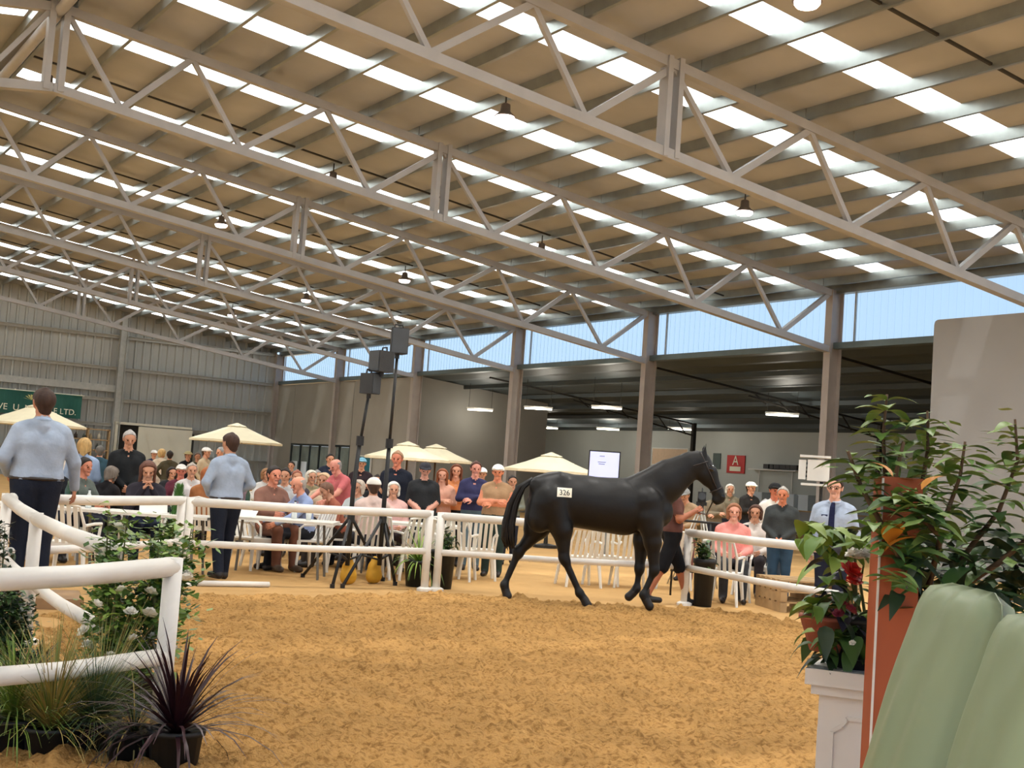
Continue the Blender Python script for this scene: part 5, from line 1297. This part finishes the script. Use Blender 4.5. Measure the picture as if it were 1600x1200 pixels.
for f_ in range(4):
    a = f_*math.pi/2; M3 = Matrix.Rotation(a, 3, 'Z'); b = MB()
    for x in (-.105, .105): b.bar(M3 @ Vector((x, -.152, .14)), M3 @ Vector((x, -.152, .78)), .012, .012)
    arch = [(-.105, .78), (-.075, .80), (-.06, .825), (.06, .825), (.075, .80), (.105, .78)]
    for i in range(5): b.bar(M3 @ Vector((arch[i][0], -.152, arch[i][1])), M3 @ Vector((arch[i+1][0], -.152, arch[i+1][1])), .012, .012)
    b.bar(M3 @ Vector((-.105, -.152, .14)), M3 @ Vector((.105, -.152, .14)), .012, .012); b.build('panel_bead', m_plw, ped)
pp_ = q_
fb = thing('flower_pot', 'mixed flowering pot with red and white blooms on the plinth', 'plant', (pp_[0]-.06, pp_[1]+.04, .97))
m_terra = mat('terracotta', (176, 102, 84), rough=.8, var=.1)
pot(fb, .10, .16, m_potb)
lm = [leaf_mesh('leaf', .10, .06, .5, g_bright), leaf_mesh('leaf', .09, .05, .4, g_mid), leaf_mesh('leaf', .11, .055, .6, g_rose2), leaf_mesh('leaf', .08, .05, .5, g_purp), leaf_mesh('leaf', .12, .05, .5, g_dark)]
O = V3(fb.location.x, fb.location.y, fb.location.z)
def scatter(parent, org, pts, n, sx, sz, meshes, dep, sc=1.0, up=.0):
    for i in range(n):
        px, py = random.choice(pts); p_ = at(px+random.gauss(0, sx), py+random.gauss(0, sz), dep+random.gauss(0, .08))-org
        put_leaf(random.choice(meshes), parent, p_, random.uniform(0, 6.28), random.uniform(-.45, .35)+up, random.uniform(-.3, .3), sc*random.uniform(.75, 1.2))
scatter(fb, O, [(1285, 835), (1310, 830), (1335, 845), (1300, 855), (1270, 825)], 46, 12, 10, lm[:2], 4.15)
scatter(fb, O, [(1290, 890), (1320, 880), (1345, 850), (1340, 930)], 36, 12, 16, [lm[0], lm[1], lm[3]], 4.15)
scatter(fb, O, [(1300, 935), (1310, 950), (1330, 960)], 30, 10, 12, [lm[3], lm[1], lm[2]], 4.1)
scatter(fb, O, [(1320, 985), (1335, 1000), (1310, 1010), (1345, 975), (1290, 1000)], 60, 14, 14, [lm[2], lm[4], lm[1]], 4.08)
scatter(fb, O, [(1275, 950), (1280, 965), (1285, 985)], 16, 8, 8, [lm[0], lm[1]], 4.1, .8)
st_ = MB()
for px, py in ((1285, 840), (1310, 832), (1335, 848), (1350, 880), (1330, 905), (1300, 940), (1280, 965), (1300, 1000), (1345, 985)):
    p1 = at(px, py, 4.14)-O; st_.path([V3(random.uniform(-.03, .03), random.uniform(-.03, .03), .12), p1*.5+V3(0, 0, .1), p1], [.006, .005, .003], 5)
st_.build('stems', m_stem, fb)['kind'] = 'stuff'
for px, py, r, m_, nm in ((1328, 896, .044, m_redp, 'red_flower'), (1334, 910, .030, m_redp, 'red_flower'), (1342, 874, .036, m_petal, 'white_flower'), (1352, 870, .034, m_petal, 'white_flower'), (1333, 868, .030, m_petal, 'white_flower'), (1318, 948, .024, m_pinkp, 'pink_flower'), (1328, 955, .026, m_pinkp, 'pink_flower'), (1310, 960, .022, m_pinkp, 'pink_flower'), (1284, 988, .022, m_redp, 'red_flower'), (1332, 1005, .012, m_petal, 'white_flower')):
    flower(fb, at(px, py, 3.96)-O, r, m_, nm)
tp = at(1292, 968, 4.14)-O; b = MB(); b.lathe([(.05, -.10), (.085, 0), (.09, 0), (.09, .012), (.078, .012)], 14, tp); b.path([tp+V3(0, 0, -.1), V3(-.02, 0, .1)], .02, 6); b.build('terracotta_bowl', m_terra, fb, True)

# tall leafy shrub
q_ = at(1440, 1100, 3.95); sb = thing('leafy_shrub', 'tall leafy green shrub in front of the grey partition', 'plant', (q_[0], q_[1], 0)); pot(sb, .22, .42, m_potb)
O = V3(q_[0], q_[1], 0)
sl = [leaf_mesh('leaf', .10, .046, .25, g_shrub, n=6), leaf_mesh('leaf', .095, .044, .4, g_shrub, n=6), leaf_mesh('leaf', .105, .048, .3, g_shrub2, n=6), leaf_mesh('leaf', .09, .042, .2, g_mid, n=6)]
stems_ = [[(1440, 960, 3.95), (1395, 860, 3.9), (1383, 740, 3.85), (1380, 680, 3.85), (1386, 616, 3.85)], [(1440, 960, 3.95), (1420, 850, 3.85), (1440, 760, 3.85), (1450, 700, 3.85), (1449, 642, 3.85)], [(1440, 960, 3.95), (1430, 850, 3.6), (1480, 800, 3.6), (1500, 745, 3.6), (1508, 690, 3.6)],
   [(1440, 960, 3.95), (1520, 850, 3.8), (1560, 800, 3.8), (1590, 720, 3.8), (1586, 655, 3.8)], [(1440, 960, 3.95), (1400, 860, 3.6), (1345, 760, 3.7), (1325, 705, 3.7)], [(1440, 960, 3.95), (1470, 840, 3.55), (1430, 800, 3.5), (1405, 770, 3.5)], [(1440, 960, 3.95), (1560, 880, 3.6), (1620, 830, 3.6), (1640, 760, 3.6)], [(1440, 960, 3.95), (1410, 840, 3.75), (1400, 740, 3.75), (1412, 690, 3.75)]]
nlf = 0
for S_ in stems_:
    P3 = [at(*c)-O for c in S_]
    b = MB(); b.path([V3(0, 0, .4), P3[0]*.5+V3(0, 0, .25)*1]+P3, [.014, .012]+[.010-.0016*i for i in range(len(P3))], 6); b.build('stem', m_bark, sb, True)
    tot = len(P3)-1; steps = 11 if tot >= 4 else 9
    for i in range(steps):
        f = .28+.74*i/steps; f = min(f, .999); k = int(f*tot); ff = f*tot-k; c = P3[k]*(1-ff)+P3[k+1]*ff
        a0 = i*1.2+random.uniform(-.3, .3)
        for j in range(4 if i % 2 else 3):
            if nlf >= 216: break
            nlf += 1
            put_leaf(random.choice(sl), sb, c+V3(0, 0, random.uniform(-.01, .01)), a0+j*(2.1 if i % 2 == 0 else 1.57)+random.uniform(-.35, .35), random.uniform(-.12, .3), random.uniform(-.25, .25), random.uniform(.8, 1.2))
shaded_leaves = [leaf_mesh('leaf', .13, .05, .5, g_shrub2, n=6), leaf_mesh('leaf', .12, .045, .7, g_dark, n=6)]  # lower leaves in shadow: the shade is put into darker greens
def dark_leaf(px, py, dep): put_leaf(random.choice(shaded_leaves), sb, at(px, py, dep)-O, random.uniform(0, 6.28), random.uniform(-.3, .4), random.uniform(-.4, .4), random.uniform(.8, 1.25))
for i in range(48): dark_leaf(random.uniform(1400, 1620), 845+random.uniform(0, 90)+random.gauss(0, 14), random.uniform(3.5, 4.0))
for i in range(32):
    put_leaf(random.choice(sl), sb, at(random.uniform(1362, 1450), random.uniform(765, 935), random.uniform(3.4, 3.6))-O, random.uniform(0, 6.28), random.uniform(-.3, .3), random.uniform(-.4, .4), random.uniform(.75, 1.1))
jb = MB()
for i in range(520):
    p_ = at(random.uniform(1390, 1640), 850+random.uniform(0, 110)+random.gauss(0, 18), random.uniform(3.7, 4.3))-O; a = random.uniform(0, 6.28); L = random.uniform(.06, .12); d = V3(math.cos(a), math.sin(a), random.uniform(-.6, .4))*L; s_ = V3(-math.sin(a), math.cos(a), .2)*L*.22
    jb.add([p_, p_+d*.5+s_, p_+d, p_+d*.5-s_], [(0, 1, 2, 3)], i % 2)

for S_ in stems_:
    P3 = [at(*c)-O for c in S_]
    for i in range(46):
        f = random.uniform(.3, .93)*(len(P3)-1); k = int(f); c = P3[k]*(1-f+k)+P3[k+1]*(f-k)+np.array([random.gauss(0, .045), random.gauss(0, .045), random.gauss(0, .03)])
        a = random.uniform(0, 6.28); L = random.uniform(.06, .10); d = V3(math.cos(a), math.sin(a), random.uniform(-.35, .15))*L; s_ = V3(-math.sin(a), math.cos(a), 0)*L*.24
        jb.add([c, c+d*.5+s_, c+d, c+d*.5-s_], [(0, 1, 2, 3)], 2+i % 2)
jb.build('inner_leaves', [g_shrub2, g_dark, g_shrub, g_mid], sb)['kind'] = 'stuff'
for px, py, sc_ in ((1388, 850, 1.1), (1382, 862, .9), (1440, 765, .8), (1395, 745, .7)):  # orange light on these few leaves is put into their colour
    o = put_leaf(leaf_mesh('orange_lit_leaf', .11, .055, .3, g_oran, n=6), sb, at(px, py, 3.5)-O, random.uniform(0, 6), .8, 0, sc_, 'orange_lit_leaf')
# ---- green padded chairs
m_vin = mat('sage_green_vinyl', (134, 148, 116), rough=.42, var=.05, scale=2, bump=.12, bscale=5, spec=.45)
def pad(w_, h_, t_, nu=28, nv=34, rc=.10):
    V_ = []; F_ = []
    def wid(v):  # rounded top corners
        d = max(0, v*h_-(h_-rc)); return w_/2-rc+math.sqrt(max(rc*rc-d*d, 0)) if d > 0 else w_/2
    for side in (1, -1):
        for j in range(nv+1):
            v = j/nv; wv = wid(min(v, .9995))
            for i in range(nu+1):
                u = -1+2*i/nu; x = u*wv
                e = min(wv-abs(x), h_-v*h_, .9)
                th = t_/2*math.sqrt(max(0, 1-(1-min(e/.07, 1))**2))+.002
                cr_ = .006*math.sin(9*u+5*v)*math.sin(7*v+1)*(1-abs(u)**4)
                V_.append((x, side*(th+(.018*(1-u*u)*(1-(2*v-1)**2) if True else 0))+cr_, v*h_))
    N = (nu+1)*(nv+1)
    for s_ in (0, 1):
        for j in range(nv):
            for i in range(nu):
                a = s_*N+j*(nu+1)+i; f = (a, a+1, a+nu+2, a+nu+1); F_.append(f if s_ else f[::-1])
    for j in range(nv):
        for i in (0, nu):
            a = j*(nu+1)+i; F_.append((a, a+nu+1, N+a+nu+1, N+a))
    for i in range(nu):
        for j in (0, nv):
            a = j*(nu+1)+i; F_.append((a, a+1, N+a+1, N+a))
    b = MB(); b.add(V_, F_); return b
def padded_chair(label, px, py, dep_mid):
    c = at(px, py, dep_mid); zt_ = c[2]
    base_ = c-rt*(zt_*math.tan(R_(15))*.55); t = thing('padded_chair', label, 'chair', (base_[0], base_[1], 0), math.atan2(-(-rt[0]), -rt[1]))
    # local +Y faces the ring (camera left); backrest reclines away from it
    hgt_ = .72; tl = R_(15); off = (base_-V3(c[0], c[1], c[2]))
    yb = -float(np.dot(V3(c[0]-base_[0], c[1]-base_[1], 0), rt))
    o = pad(.445, hgt_, .10).build('backrest', m_vin, t, True); o.rotation_euler = (tl, 0, 0)
    o.location = (0, yb+hgt_*math.sin(tl), zt_-hgt_*math.cos(tl))
    zs_ = zt_-hgt_*math.cos(tl)
    s_ = pad(.445, .46, .12).build('seat', m_vin, t, True); s_.rotation_euler = (R_(-90), 0, 0); s_.location = (0, yb+hgt_*math.sin(tl)-.02, zs_+.02)
    for sx in (-.17, .17):
        for yy in (.04, .42):
            b = MB(); y_ = yb+hgt_*math.sin(tl)-.02+yy; b.path([(sx, y_, zs_), (sx*1.1, y_, 0)], .018, 8); b.build('leg', m_galv, t, True)
    b = MB(); b.path([(-.185, yb+.24, .25), (.185, yb+.24, .25)], .012, 6); b.build('footrest', m_galv, t, True)
    return t
padded_chair('farther sage green padded high chair at the bottom right', 1520, 918, 2.88)
padded_chair('nearer sage green padded high chair cut by the picture corner', 1660, 968, 2.42)
